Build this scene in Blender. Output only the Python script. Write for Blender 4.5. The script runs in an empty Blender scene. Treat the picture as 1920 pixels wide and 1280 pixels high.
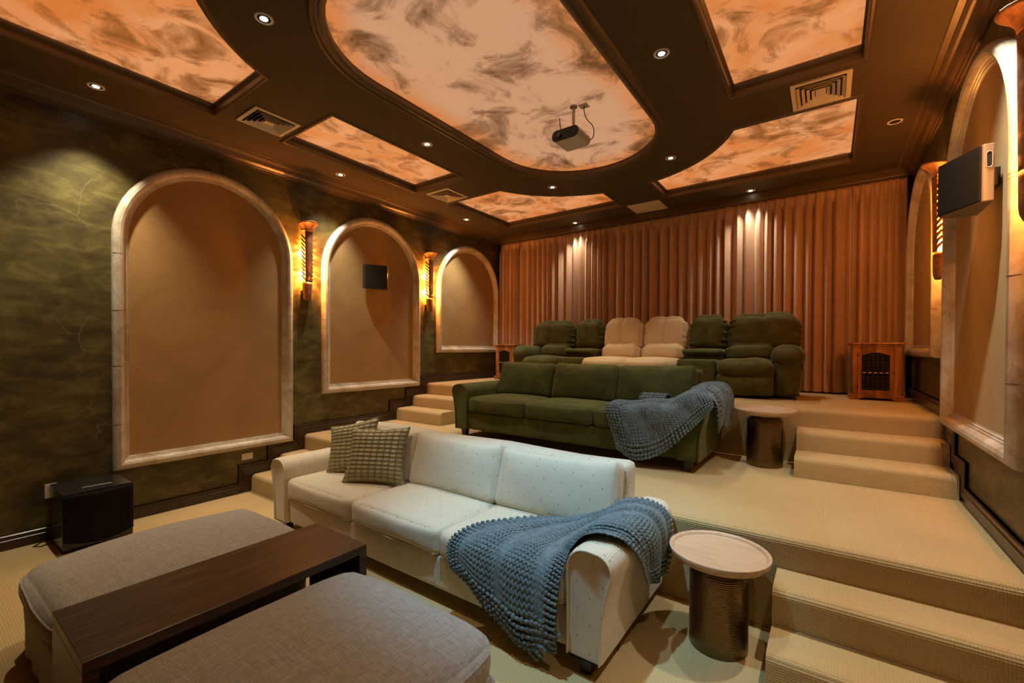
import bpy, bmesh, math, random
from mathutils import Vector, Matrix, noise
from mathutils.geometry import tessellate_polygon
random.seed(7)
PI = math.pi
S = bpy.context.scene

# ------------------------------------------------------------------ camera
cam_d = bpy.data.cameras.new('camera')
cam = bpy.data.objects.new('camera', cam_d)
S.collection.objects.link(cam)
F_PX = 826.391
cam_d.sensor_width = 36.0
cam_d.lens = 36.0 * F_PX / 1920.0
cam_d.shift_y = (663.715 - 640.0) / 1920.0
cam_d.clip_start = 0.05
_ya, _pi, _ro = math.radians(35.673), math.radians(-0.634), math.radians(-0.24)
_fw = Vector((-math.sin(_ya) * math.cos(_pi), math.cos(_ya) * math.cos(_pi), math.sin(_pi)))
_rt = Vector((math.cos(_ya), math.sin(_ya), 0.0))
_up = _rt.cross(_fw)
_r2 = _rt * math.cos(_ro) - _up * math.sin(_ro)
_u2 = _rt * math.sin(_ro) + _up * math.cos(_ro)
cam.matrix_world = Matrix(((_r2.x, _u2.x, -_fw.x, 0.0), (_r2.y, _u2.y, -_fw.y, 0.0),
                           (_r2.z, _u2.z, -_fw.z, 1.6), (0, 0, 0, 1)))
S.camera = cam

# ------------------------------------------------------------------ view and world
S.view_settings.view_transform = 'Standard'
S.view_settings.look = 'None'
S.view_settings.gamma = 1.0
S.view_settings.use_curve_mapping = False
S.view_settings.exposure = 0.0
W = bpy.data.worlds.new('world'); S.world = W
W.use_nodes = True
W.node_tree.nodes['Background'].inputs[0].default_value = (0.02, 0.015, 0.01, 1)
W.node_tree.nodes['Background'].inputs[1].default_value = 0.3
try:
    S.cycles.use_denoising = True
    S.cycles.max_bounces = 7
    S.cycles.diffuse_bounces = 5
    S.cycles.glossy_bounces = 3
    S.cycles.sample_clamp_indirect = 4.0
    S.cycles.caustics_reflective = False
    S.cycles.caustics_refractive = False
except Exception:
    pass

# lamp and canvas glow strengths (the lamps themselves are built further down)
SPOT_W = 110.0
SPOT_COL = (1.0, 0.80, 0.50)
COOL_COL = (0.36, 0.72, 1.0)
SCONCE_W = 190.0
SCONCE_COL = (1.0, 0.33, 0.055)
PANEL_E = 1.0  # self-glow of the ceiling canvases, standing in for cove light

# ------------------------------------------------------------------ room numbers
XL, XR, YF, YB = -5.26, 0.783, -0.56, 7.0
P1, P2, Y1, Y2 = 0.544, 1.054, 2.917, 4.955
ZC = 3.74

# ------------------------------------------------------------------ materials
def nd(nt, t, **k):
    n = nt.nodes.new(t)
    for a, v in k.items():
        setattr(n, a, v)
    return n

def mat_base(name, col=(0.5, 0.5, 0.5), rough=0.6, metal=0.0, sheen=0.0, spec=0.5):
    m = bpy.data.materials.new(name); m.use_nodes = True
    nt = m.node_tree; b = nt.nodes['Principled BSDF']
    b.inputs['Base Color'].default_value = (*col, 1)
    b.inputs['Roughness'].default_value = rough
    b.inputs['Metallic'].default_value = metal
    b.inputs['Specular IOR Level'].default_value = spec
    if sheen:
        b.inputs['Sheen Weight'].default_value = sheen
        b.inputs['Sheen Roughness'].default_value = 0.4
        b.inputs['Sheen Tint'].default_value = (*[min(1, c * 2.5 + 0.1) for c in col], 1)
    return m, nt, b

def coords(nt, kind='Object', scale=(1, 1, 1), rot=(0, 0, 0)):
    tc = nd(nt, 'ShaderNodeTexCoord'); mp = nd(nt, 'ShaderNodeMapping')
    mp.inputs['Scale'].default_value = scale
    mp.inputs['Rotation'].default_value = rot
    nt.links.new(tc.outputs[kind], mp.inputs['Vector'])
    return mp.outputs['Vector']

def noise_n(nt, vec, scale, detail=4, rough=0.55, dist=0.0):
    n = nd(nt, 'ShaderNodeTexNoise')
    n.inputs['Scale'].default_value = scale
    n.inputs['Detail'].default_value = detail
    n.inputs['Roughness'].default_value = rough
    n.inputs['Distortion'].default_value = dist
    nt.links.new(vec, n.inputs['Vector'])
    return n.outputs['Fac']

def ramp(nt, fac, stops):
    r = nd(nt, 'ShaderNodeValToRGB')
    e = r.color_ramp.elements
    e[0].position, e[0].color = stops[0][0], (*stops[0][1], 1)
    e[1].position, e[1].color = stops[-1][0], (*stops[-1][1], 1)
    for p, c in stops[1:-1]:
        q = e.new(p); q.color = (*c, 1)
    nt.links.new(fac, r.inputs['Fac'])
    return r.outputs['Color']

def mixc(nt, fac, a, b, mode='MIX'):
    m = nd(nt, 'ShaderNodeMix', data_type='RGBA', blend_type=mode)
    if isinstance(fac, (int, float)): m.inputs[0].default_value = fac
    else: nt.links.new(fac, m.inputs[0])
    for s, v in ((6, a), (7, b)):
        if isinstance(v, tuple): m.inputs[s].default_value = (*v, 1)
        else: nt.links.new(v, m.inputs[s])
    return m.outputs[2]

def math_n(nt, op, a, b=0.0, c=None):
    m = nd(nt, 'ShaderNodeMath', operation=op)
    for i, v in enumerate((a, b) if c is None else (a, b, c)):
        if isinstance(v, (int, float)): m.inputs[i].default_value = v
        else: nt.links.new(v, m.inputs[i])
    return m.outputs[0]

def bump(nt, b, h, strength=0.3, dist=0.01, prev=None):
    n = nd(nt, 'ShaderNodeBump')
    n.inputs['Strength'].default_value = strength
    n.inputs['Distance'].default_value = dist
    nt.links.new(h, n.inputs['Height'])
    if prev: nt.links.new(prev, n.inputs['Normal'])
    nt.links.new(n.outputs['Normal'], b.inputs['Normal'])
    return n.outputs['Normal']

def sepxyz(nt, v):
    s = nd(nt, 'ShaderNodeSeparateXYZ'); nt.links.new(v, s.inputs[0]); return s.outputs

M = {}
def simple(key, col, rough=0.6, metal=0.0, spec=0.5, sheen=0.0, nscale=None, namp=0.15, bumps=None, stretch=(1, 1, 1)):
    m, nt, b = mat_base(key, col, rough, metal, sheen, spec)
    v = coords(nt, 'Object', stretch)
    if nscale:
        f = noise_n(nt, v, nscale, 5)
        lo = tuple(max(0, c * (1 - namp)) for c in col); hi = tuple(c * (1 + namp) for c in col)
        nt.links.new(ramp(nt, f, [(0.3, lo), (0.7, hi)]), b.inputs['Base Color'])
    if bumps:
        bump(nt, b, noise_n(nt, v, bumps[0], 3), bumps[1], bumps[2])
    M[key] = m
    return m

simple('ceiling_paint', (0.072, 0.049, 0.022), 0.75, nscale=60, namp=0.08, bumps=(250, 0.15, 0.002))
simple('crown_paint', (0.105, 0.066, 0.032), 0.38)
simple('baseboard_wood', (0.055, 0.030, 0.018), 0.28, nscale=9, namp=0.25)
simple('black_plastic', (0.012, 0.012, 0.013), 0.45)
simple('black_grille', (0.010, 0.009, 0.007), 0.8, spec=0.1, bumps=(900, 0.5, 0.001))
simple('black_satin', (0.020, 0.019, 0.018), 0.22)
simple('silver', (0.42, 0.40, 0.36), 0.45, metal=0.3)
simple('vent_paint', (0.80, 0.70, 0.54), 0.5)
simple('plate_white', (0.75, 0.70, 0.60), 0.4)
simple('dark_void', (0.006, 0.005, 0.004), 0.9)
simple('leg_wood', (0.022, 0.014, 0.010), 0.4)
simple('cable', (0.01, 0.008, 0.007), 0.5)
simple('chrome', (0.7, 0.68, 0.62), 0.2, metal=1.0)
simple('lens_glass', (0.01, 0.012, 0.02), 0.05, spec=1.0)

# carpet: nubby woven rows
def carpet():
    m, nt, b = mat_base('carpet', (0.56, 0.42, 0.235), 0.95, spec=0.15)
    v = coords(nt, 'UV', (1, 1, 1), (0, 0, 0.78))
    s = sepxyz(nt, v)
    k = 2 * PI / 0.017
    a = math_n(nt, 'SINE', math_n(nt, 'MULTIPLY', s[0], k))
    c = math_n(nt, 'SINE', math_n(nt, 'MULTIPLY', s[1], k))
    w = math_n(nt, 'MULTIPLY', a, c)
    v2 = coords(nt, 'Object')
    f = noise_n(nt, v2, 2.0, 5)
    col = ramp(nt, f, [(0.3, (0.54, 0.385, 0.18)), (0.7, (0.63, 0.465, 0.225))])
    fine = noise_n(nt, v2, 260, 2)
    col = mixc(nt, 0.35, col, ramp(nt, fine, [(0.3, (0.38, 0.27, 0.12)), (0.7, (0.76, 0.57, 0.29))]))
    wp = math_n(nt, 'MULTIPLY_ADD', w, 0.5, 0.5)
    col = mixc(nt, math_n(nt, 'MULTIPLY', math_n(nt, 'SUBTRACT', 1.0, wp), 0.22), col, (0.32, 0.21, 0.08))
    nt.links.new(col, b.inputs['Base Color'])
    p = bump(nt, b, w, 0.55, 0.004)
    bump(nt, b, fine, 0.4, 0.003, p)
    M['carpet'] = m
carpet()

def wall_marble():
    m, nt, b = mat_base('wall_marble', (0.05, 0.045, 0.02), 0.45, spec=0.5)
    v = coords(nt, 'Object', (1, 1, 1))
    big = noise_n(nt, v, 1.1, 7, 0.62, 0.9)
    v3 = coords(nt, 'Object', (1, 1, 2.4), (0.3, 0, 0))
    mid = noise_n(nt, v3, 3.6, 8, 0.66, 0.5)
    c1 = ramp(nt, big, [(0.32, (0.016, 0.014, 0.007)), (0.46, (0.064, 0.052, 0.016)), (0.58, (0.150, 0.126, 0.034)), (0.72, (0.17, 0.17, 0.080))])
    c2 = ramp(nt, mid, [(0.32, (0.014, 0.011, 0.005)), (0.50, (0.105, 0.080, 0.022)), (0.68, (0.26, 0.21, 0.066))])
    col = mixc(nt, 0.55, c1, c2)
    # thin pale veins
    vo = nd(nt, 'ShaderNodeTexVoronoi', feature='DISTANCE_TO_EDGE')
    vo.inputs['Scale'].default_value = 1.35
    wv = nd(nt, 'ShaderNodeTexNoise'); wv.inputs['Scale'].default_value = 3.0; wv.inputs['Detail'].default_value = 6
    nt.links.new(v, wv.inputs['Vector'])
    ad = nd(nt, 'ShaderNodeVectorMath', operation='MULTIPLY_ADD')
    nt.links.new(wv.outputs['Color'], ad.inputs[0]); ad.inputs[1].default_value = (0.55, 0.55, 0.55); nt.links.new(v, ad.inputs[2])
    nt.links.new(ad.outputs[0], vo.inputs['Vector'])
    vein = ramp(nt, vo.outputs['Distance'], [(0.0, (1, 1, 1)), (0.012, (0.0, 0.0, 0.0))])
    msk = ramp(nt, noise_n(nt, v, 1.7, 3), [(0.45, (0, 0, 0)), (0.62, (0.55, 0.55, 0.55))])
    vm = mixc(nt, 1.0, vein, msk, 'MULTIPLY')
    col = mixc(nt, vm, col, (0.26, 0.24, 0.13))
    nt.links.new(col, b.inputs['Base Color'])
    M['wall_marble'] = m
wall_marble()

def stone():
    m, nt, b = mat_base('frame_stone', (0.62, 0.55, 0.43), 0.30)
    v = coords(nt, 'Object')
    f = noise_n(nt, v, 2.6, 8, 0.6, 1.2)
    col = ramp(nt, f, [(0.30, (0.44, 0.31, 0.19)), (0.47, (0.64, 0.55, 0.42)), (0.62, (0.74, 0.68, 0.56))])
    g = noise_n(nt, v, 1.3, 9, 0.7, 2.5)
    vein = ramp(nt, g, [(0.485, (0, 0, 0)), (0.5, (0.5, 0.5, 0.5)), (0.515, (0, 0, 0))])
    col = mixc(nt, vein, col, (0.30, 0.21, 0.13))
    nt.links.new(col, b.inputs['Base Color'])
    M['frame_stone'] = m
stone()

def felt():
    m, nt, b = mat_base('panel_felt', (0.44, 0.29, 0.15), 0.9, sheen=0.2, spec=0.2)
    v = coords(nt, 'Object')
    f = noise_n(nt, v, 1.6, 7, 0.6, 1.0)
    nt.links.new(ramp(nt, f, [(0.3, (0.38, 0.215, 0.078)), (0.7, (0.48, 0.285, 0.110))]), b.inputs['Base Color'])
    bump(nt, b, noise_n(nt, v, 220, 2), 0.25, 0.002)
    M['panel_felt'] = m
felt()

def cream(key, c0, dots=True, dotcol=(0.16, 0.13, 0.12)):
    m, nt, b = mat_base(key, c0, 0.85, sheen=0.25, spec=0.25)
    uv = coords(nt, 'UV')
    s = sepxyz(nt, uv)
    P = 0.135
    u = math_n(nt, 'DIVIDE', s[0], P); w = math_n(nt, 'DIVIDE', s[1], P)
    dd = []
    for o in (0.0, 0.5):
        a = math_n(nt, 'SUBTRACT', math_n(nt, 'FRACT', math_n(nt, 'ADD', u, o)), 0.5)
        c = math_n(nt, 'SUBTRACT', math_n(nt, 'FRACT', math_n(nt, 'ADD', w, o)), 0.5)
        dd.append(math_n(nt, 'SQRT', math_n(nt, 'ADD', math_n(nt, 'MULTIPLY', a, a), math_n(nt, 'MULTIPLY', c, c))))
    d = math_n(nt, 'MINIMUM', dd[0], dd[1])
    dot = math_n(nt, 'LESS_THAN', d, 0.034)
    # raised diamond stitching
    p = math_n(nt, 'ABSOLUTE', math_n(nt, 'SUBTRACT', math_n(nt, 'FRACT', math_n(nt, 'ADD', u, w)), 0.5))
    q = math_n(nt, 'ABSOLUTE', math_n(nt, 'SUBTRACT', math_n(nt, 'FRACT', math_n(nt, 'SUBTRACT', u, w)), 0.5))
    ln = math_n(nt, 'MAXIMUM', math_n(nt, 'GREATER_THAN', p, 0.478), math_n(nt, 'GREATER_THAN', q, 0.478))
    rib = math_n(nt, 'SINE', math_n(nt, 'MULTIPLY', s[0], 2 * PI / 0.0085))
    f = noise_n(nt, coords(nt, 'Object'), 3.0, 4)
    col = ramp(nt, f, [(0.3, tuple(c * 0.93 for c in c0)), (0.7, c0)])
    col = mixc(nt, math_n(nt, 'MULTIPLY', dot, 0.75), col, dotcol)
    nt.links.new(col, b.inputs['Base Color'])
    h = math_n(nt, 'ADD', math_n(nt, 'MULTIPLY', rib, 0.35), ln)
    bump(nt, b, h, 0.5, 0.004)
    M[key] = m
cream('cream_fabric', (0.72, 0.63, 0.47))
cream('tan_cream_fabric', (0.72, 0.53, 0.31), dotcol=(0.35, 0.2, 0.12))

def velvet(key, c0, c1, sheen=0.6, sc=7):
    m, nt, b = mat_base(key, c0, 0.85, sheen=sheen, spec=0.15)
    v = coords(nt, 'Object', (1, 1, 1.5))
    f = noise_n(nt, v, sc, 6, 0.6, 0.6)
    nt.links.new(ramp(nt, f, [(0.3, c0), (0.7, c1)]), b.inputs['Base Color'])
    bump(nt, b, noise_n(nt, v, 30, 4), 0.12, 0.006)
    M[key] = m
velvet('green_velvet', (0.066, 0.070, 0.020), (0.110, 0.112, 0.036), 0.5)
velvet('recliner_velvet', (0.058, 0.060, 0.018), (0.105, 0.105, 0.034), 0.6)

def linen():
    m, nt, b = mat_base('grey_linen', (0.30, 0.27, 0.23), 0.9, sheen=0.35, spec=0.2)
    v1 = coords(nt, 'Object', (6, 90, 20)); v2 = coords(nt, 'Object', (90, 6, 20))
    a = noise_n(nt, v1, 3.0, 3); c = noise_n(nt, v2, 3.0, 3)
    f = math_n(nt, 'MULTIPLY', math_n(nt, 'ADD', a, c), 0.5)
    nt.links.new(ramp(nt, f, [(0.38, (0.26, 0.245, 0.215)), (0.62, (0.43, 0.41, 0.365))]), b.inputs['Base Color'])
    bump(nt, b, f, 0.3, 0.002)
    M['grey_linen'] = m
linen()

def wood(key, stops, scale=(2, 30, 30), rough=0.4, sc=2.0, bmp=0.1, dist=0.8):
    m, nt, b = mat_base(key, stops[0][1], rough)
    v = coords(nt, 'Object', scale)
    f = noise_n(nt, v, sc, 7, 0.6, dist)
    nt.links.new(ramp(nt, f, stops), b.inputs['Base Color'])
    bump(nt, b, f, bmp, 0.002)
    M[key] = m
wood('dark_oak', [(0.3, (0.022, 0.013, 0.008)), (0.55, (0.070, 0.040, 0.022)), (0.75, (0.16, 0.10, 0.055))], (30, 1.2, 30), 0.34, 2.4, 0.35)
wood('sheesham', [(0.36, (0.15, 0.050, 0.015)), (0.5, (0.30, 0.115, 0.032)), (0.62, (0.46, 0.20, 0.06))], (7, 7, 0.8), 0.3, 1.4, 0.05, 0.9)
wood('tray_wood', [(0.3, (0.52, 0.34, 0.20)), (0.7, (0.68, 0.47, 0.29))], (2, 26, 2), 0.42, 2.0, 0.05)

def hammered():
    m, nt, b = mat_base('hammered_bronze', (0.20, 0.135, 0.065), 0.26, metal=1.0)
    v = coords(nt, 'UV')
    s = sepxyz(nt, v)
    r1 = math_n(nt, 'SINE', math_n(nt, 'MULTIPLY', s[1], 2 * PI / 0.011))
    vo = nd(nt, 'ShaderNodeTexVoronoi'); vo.inputs['Scale'].default_value = 95
    nt.links.new(v, vo.inputs['Vector'])
    h = math_n(nt, 'ADD', math_n(nt, 'MULTIPLY', r1, 0.4), vo.outputs['Distance'])
    bump(nt, b, h, 0.45, 0.0025)
    M['hammered_bronze'] = m
hammered()

def copper():
    m, nt, b = mat_base('sconce_copper', (0.36, 0.15, 0.055), 0.5, metal=0.55)
    v = coords(nt, 'Object')
    f = noise_n(nt, v, 25, 6, 0.7)
    nt.links.new(ramp(nt, f, [(0.3, (0.16, 0.065, 0.028)), (0.7, (0.50, 0.23, 0.09))]), b.inputs['Base Color'])
    bump(nt, b, f, 0.3, 0.004)
    M['sconce_copper'] = m
copper()

def drape():
    m, nt, b = mat_base('curtain_fabric', (0.46, 0.29, 0.20), 0.8, sheen=0.5, spec=0.25)
    v = coords(nt, 'Object', (60, 60, 4))
    f = noise_n(nt, v, 2.0, 4)
    nt.links.new(ramp(nt, f, [(0.3, (0.50, 0.31, 0.205)), (0.7, (0.60, 0.39, 0.265))]), b.inputs['Base Color'])
    M['curtain_fabric'] = m
drape()

def yarn():
    m, nt, b = mat_base('grey_yarn', (0.17, 0.19, 0.17), 0.9, sheen=0.35, spec=0.15)
    v = coords(nt, 'Object')
    f = noise_n(nt, v, 30, 4)
    nt.links.new(ramp(nt, f, [(0.3, (0.112, 0.146, 0.156)), (0.7, (0.200, 0.252, 0.268))]), b.inputs['Base Color'])
    bump(nt, b, noise_n(nt, v, 260, 3, 0.7), 0.8, 0.004)
    M['grey_yarn'] = m
yarn()

def ribbed():
    m, nt, b = mat_base('ribbed_satin', (0.20, 0.17, 0.08), 0.42, sheen=0.5, spec=0.5)
    s = sepxyz(nt, coords(nt, 'UV'))
    col = math_n(nt, 'ABSOLUTE', math_n(nt, 'SINE', math_n(nt, 'MULTIPLY', s[0], PI * 9)))
    rw = math_n(nt, 'ABSOLUTE', math_n(nt, 'SINE', math_n(nt, 'MULTIPLY', s[1], PI * 13)))
    h = math_n(nt, 'MULTIPLY', math_n(nt, 'POWER', col, 0.35), math_n(nt, 'POWER', rw, 0.6))
    nt.links.new(ramp(nt, h, [(0.1, (0.13, 0.105, 0.042)), (0.75, (0.36, 0.305, 0.145))]), b.inputs['Base Color'])
    bump(nt, b, h, 0.9, 0.012)
    M['ribbed_satin'] = m
ribbed()

def painted_sky(key, pale, orange, cloud, scale, border=None):
    """Ceiling canvas with painted smoky clouds; cove light is put into its colour and emission."""
    m = bpy.data.materials.new(key); m.use_nodes = True
    nt = m.node_tree; b = nt.nodes['Principled BSDF']
    v = coords(nt, 'Object')
    a = noise_n(nt, v, scale * 0.8, 6, 0.55, 0.6)
    base = ramp(nt, a, [(0.36, orange), (0.60, pale)])
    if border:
        cx, cy, hw, hl = border       # cove light round the rim of the oval, painted in as orange
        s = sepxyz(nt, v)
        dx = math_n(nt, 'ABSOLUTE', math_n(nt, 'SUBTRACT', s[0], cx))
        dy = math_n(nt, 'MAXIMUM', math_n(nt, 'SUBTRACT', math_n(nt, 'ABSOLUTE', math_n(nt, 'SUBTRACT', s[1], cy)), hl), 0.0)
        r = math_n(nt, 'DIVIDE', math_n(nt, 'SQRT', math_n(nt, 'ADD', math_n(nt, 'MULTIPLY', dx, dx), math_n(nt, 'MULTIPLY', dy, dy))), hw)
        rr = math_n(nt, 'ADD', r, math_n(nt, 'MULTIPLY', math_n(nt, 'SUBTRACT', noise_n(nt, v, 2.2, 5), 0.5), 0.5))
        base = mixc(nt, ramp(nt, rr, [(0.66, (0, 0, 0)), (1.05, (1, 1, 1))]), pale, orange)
    c = noise_n(nt, v, scale * 1.35, 10, 0.66, 0.7)
    msk = ramp(nt, c, [(0.485, (0, 0, 0)), (0.565, (0.55, 0.55, 0.55)), (0.66, (0.97, 0.97, 0.97))])
    col = mixc(nt, msk, base, cloud)
    b.inputs['Base Color'].default_value = (0.02, 0.012, 0.006, 1)
    b.inputs['Roughness'].default_value = 0.6
    nt.links.new(col, b.inputs['Emission Color'])
    b.inputs['Emission Strength'].default_value = PANEL_E  # canvas emits by itself in place of light from the recess edges
    M[key] = m
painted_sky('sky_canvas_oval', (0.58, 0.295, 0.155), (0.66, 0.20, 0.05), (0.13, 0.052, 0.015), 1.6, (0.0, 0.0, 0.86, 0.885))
painted_sky('sky_canvas', (0.76, 0.31, 0.115), (0.66, 0.19, 0.04), (0.24, 0.07, 0.013), 2.2)

def glow(key, col, e):
    m = bpy.data.materials.new(key); m.use_nodes = True
    b = m.node_tree.nodes['Principled BSDF']
    b.inputs['Base Color'].default_value = (0.8, 0.8, 0.8, 1)
    b.inputs['Emission Color'].default_value = (*col, 1)
    b.inputs['Emission Strength'].default_value = e
    M[key] = m
glow('lamp_glow', (1.0, 0.96, 0.85), 18.0)
glow('bulb_glow', (1.0, 0.62, 0.25), 30.0)

# ------------------------------------------------------------------ mesh helpers
class MB:
    def __init__(s):
        s.v = []; s.f = []; s.uv = None
    def add(s, vs, fs):
        o = len(s.v)
        s.v += [Vector(p) for p in vs]
        s.f += [tuple(i + o for i in f) for f in fs]
        return s
    def box(s, x0, x1, y0, y1, z0, z1):
        return s.add([(x0, y0, z0), (x1, y0, z0), (x1, y1, z0), (x0, y1, z0), (x0, y0, z1), (x1, y0, z1), (x1, y1, z1), (x0, y1, z1)],
                     [(0, 3, 2, 1), (4, 5, 6, 7), (0, 1, 5, 4), (1, 2, 6, 5), (2, 3, 7, 6), (3, 0, 4, 7)])
    def prism(s, prof, axis, a0, a1):
        """prof: closed 2D polygon in the two other axes (x: (y,z), y: (x,z), z: (x,y))."""
        def mk(p, a):
            return {'x': (a, p[0], p[1]), 'y': (p[0], a, p[1]), 'z': (p[0], p[1], a)}[axis]
        n = len(prof)
        vs = [mk(p, a0) for p in prof] + [mk(p, a1) for p in prof]
        tri = tessellate_polygon([[Vector((p[0], p[1], 0)) for p in prof]])
        fs = [tuple(t) for t in tri] + [tuple(i + n for i in reversed(t)) for t in tri]
        fs += [(i, (i + 1) % n, n + (i + 1) % n, n + i) for i in range(n)]
        return s.add(vs, fs)
    def strip(s, prof, axis, a0, a1, n=1):
        """open profile extruded, no caps"""
        def mk(p, a):
            return {'x': (a, p[0], p[1]), 'y': (p[0], a, p[1]), 'z': (p[0], p[1], a)}[axis]
        m = len(prof); vs = []; fs = []
        for k in range(n + 1):
            a = a0 + (a1 - a0) * k / n
            vs += [mk(p, a) for p in prof]
        for k in range(n):
            for i in range(m - 1):
                fs.append((k * m + i, k * m + i + 1, (k + 1) * m + i + 1, (k + 1) * m + i))
        return s.add(vs, fs)
    def tube(s, path, r, seg=8, cap=True):
        path = [Vector(p) for p in path]
        n = len(path); rings = []
        prev = None
        for i, p in enumerate(path):
            t = (path[min(i + 1, n - 1)] - path[max(i - 1, 0)]).normalized()
            if prev is None:
                a = Vector((0, 0, 1)) if abs(t.z) < 0.9 else Vector((1, 0, 0))
                u = t.cross(a).normalized()
            else:
                u = (prev - t * prev.dot(t)).normalized()
            prev = u
            w = t.cross(u)
            rr = r[i] if isinstance(r, (list, tuple)) else r
            rings.append([p + (u * math.cos(2 * PI * k / seg) + w * math.sin(2 * PI * k / seg)) * rr for k in range(seg)])
        vs = [q for g in rings for q in g]; fs = []
        for i in range(n - 1):
            for k in range(seg):
                fs.append((i * seg + k, i * seg + (k + 1) % seg, (i + 1) * seg + (k + 1) % seg, (i + 1) * seg + k))
        if cap:
            fs.append(tuple(reversed(range(seg)))); fs.append(tuple((n - 1) * seg + k for k in range(seg)))
        return s.add(vs, fs)
    def lathe(s, prof, c, seg=48):
        """prof: list of (r,z)"""
        n = len(prof); vs = []; fs = []
        for k in range(seg):
            a = 2 * PI * k / seg
            vs += [(c[0] + r * math.cos(a), c[1] + r * math.sin(a), c[2] + z) for r, z in prof]
        for k in range(seg):
            k2 = (k + 1) % seg
            for i in range(n - 1):
                fs.append((k * n + i, k2 * n + i, k2 * n + i + 1, k * n + i + 1))
        return s.add(vs, fs)
    def sweep(s, path, nrm, prof, closed=False, axes=None):
        """path: points; nrm: per point outward direction (mitre scaled); prof: list (a,b): a along nrm, b along axes"""
        n = len(path); m = len(prof); vs = []; fs = []
        b = Vector(axes)
        for p, q in zip(path, nrm):
            for (a_, b_) in prof:
                vs.append(Vector(p) + Vector(q) * a_ + b * b_)
        for i in range(n if closed else n - 1):
            j = (i + 1) % n
            for k in range(m):
                k2 = (k + 1) % m
                fs.append((i * m + k, j * m + k, j * m + k2, i * m + k2))
        if not closed:
            fs.append(tuple(range(m))); fs.append(tuple((n - 1) * m + k for k in reversed(range(m))))
        return s.add(vs, fs)
    def rcube(s, c, size, r, puff=(0, 0, 0), n=10, fn=None, mat=None, exp=2.0):
        """rounded, puffed cushion block"""
        hx, hy, hz = (q / 2 for q in size)
        tt = [math.sin(PI / 2 * (-1 + 2 * i / n)) for i in range(n + 1)]
        key = {}; vs = []; fs = []
        def pos(a, b, d):
            p = Vector((a * hx, b * hy, d * hz))
            q = Vector((max(-hx + r, min(hx - r, p.x)), max(-hy + r, min(hy - r, p.y)), max(-hz + r, min(hz - r, p.z))))
            dlt = p - q
            if dlt.length > 1e-9: p = q + dlt.normalized() * r
            fx = 1 - abs(a) ** exp; fy = 1 - abs(b) ** exp; fz = 1 - abs(d) ** exp
            p = p + Vector((a * puff[0] * fy * fz, b * puff[1] * fx * fz, d * puff[2] * fx * fy))
            if fn: p = fn(p, a, b, d)
            if mat: p = mat @ p
            return p + Vector(c)
        s.pos = pos
        def vert(a, b, d):
            k = (round(a, 5), round(b, 5), round(d, 5))
            if k not in key:
                key[k] = len(vs); vs.append(pos(a, b, d))
            return key[k]
        for ax in range(3):
            for sg in (-1, 1):
                for i in range(n):
                    for j in range(n):
                        q = []
                        for (u, w) in ((i, j), (i + 1, j), (i + 1, j + 1), (i, j + 1)):
                            l = [0, 0, 0]; l[ax] = sg; l[(ax + 1) % 3] = tt[u]; l[(ax + 2) % 3] = tt[w]
                            q.append(vert(*l))
                        fs.append(tuple(q) if sg > 0 else tuple(reversed(q)))
        return s.add(vs, fs)
    def grid(s, fn, nu, nv):
        vs = [fn(i / nu, j / nv) for i in range(nu + 1) for j in range(nv + 1)]
        fs = [(i * (nv + 1) + j, (i + 1) * (nv + 1) + j, (i + 1) * (nv + 1) + j + 1, i * (nv + 1) + j + 1) for i in range(nu) for j in range(nv)]
        return s.add(vs, fs)

COL = S.collection
def abs_loc(o):
    p = Vector((0, 0, 0))
    while o: p += o.location; o = o.parent
    return p

def build(name, mb, mat, parent=None, smooth=True, bevel=0.0, seg=2, angle=40, uvs=None, solid=0.0):
    """one mesh object from world-space geometry, origin at its parent's base"""
    me = bpy.data.meshes.new(name)
    o = bpy.data.objects.new(name, me)
    off = abs_loc(parent) if parent else Vector((0, 0, 0))
    me.from_pydata([v - off for v in mb.v], [], mb.f)
    me.materials.append(M[mat])
    bm = bmesh.new(); bm.from_mesh(me)
    bmesh.ops.recalc_face_normals(bm, faces=bm.faces)
    bm.to_mesh(me); bm.free()
    uvl = me.uv_layers.new(name='uv')
    if uvs:
        for lp in me.loops: uvl.data[lp.index].uv = uvs[lp.vertex_index]
    else:
        for pl in me.polygons:
            nx, ny, nz = abs(pl.normal.x), abs(pl.normal.y), abs(pl.normal.z)
            for li in pl.loop_indices:
                q = me.vertices[me.loops[li].vertex_index].co
                uvl.data[li].uv = (q.y, q.z) if nx >= ny and nx >= nz else ((q.x, q.z) if ny >= nz else (q.x, q.y))
    if smooth:
        for pl in me.polygons: pl.use_smooth = True
        me.set_sharp_from_angle(angle=math.radians(angle))
    COL.objects.link(o)
    if parent: o.parent = parent
    if solid:
        sd = o.modifiers.new('solid', 'SOLIDIFY'); sd.thickness = solid; sd.offset = 0
    if bevel:
        bv = o.modifiers.new('bevel', 'BEVEL'); bv.width = bevel; bv.segments = seg; bv.limit_method = 'ANGLE'; bv.angle_limit = math.radians(35)
        bv.harden_normals = False
    return o

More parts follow.
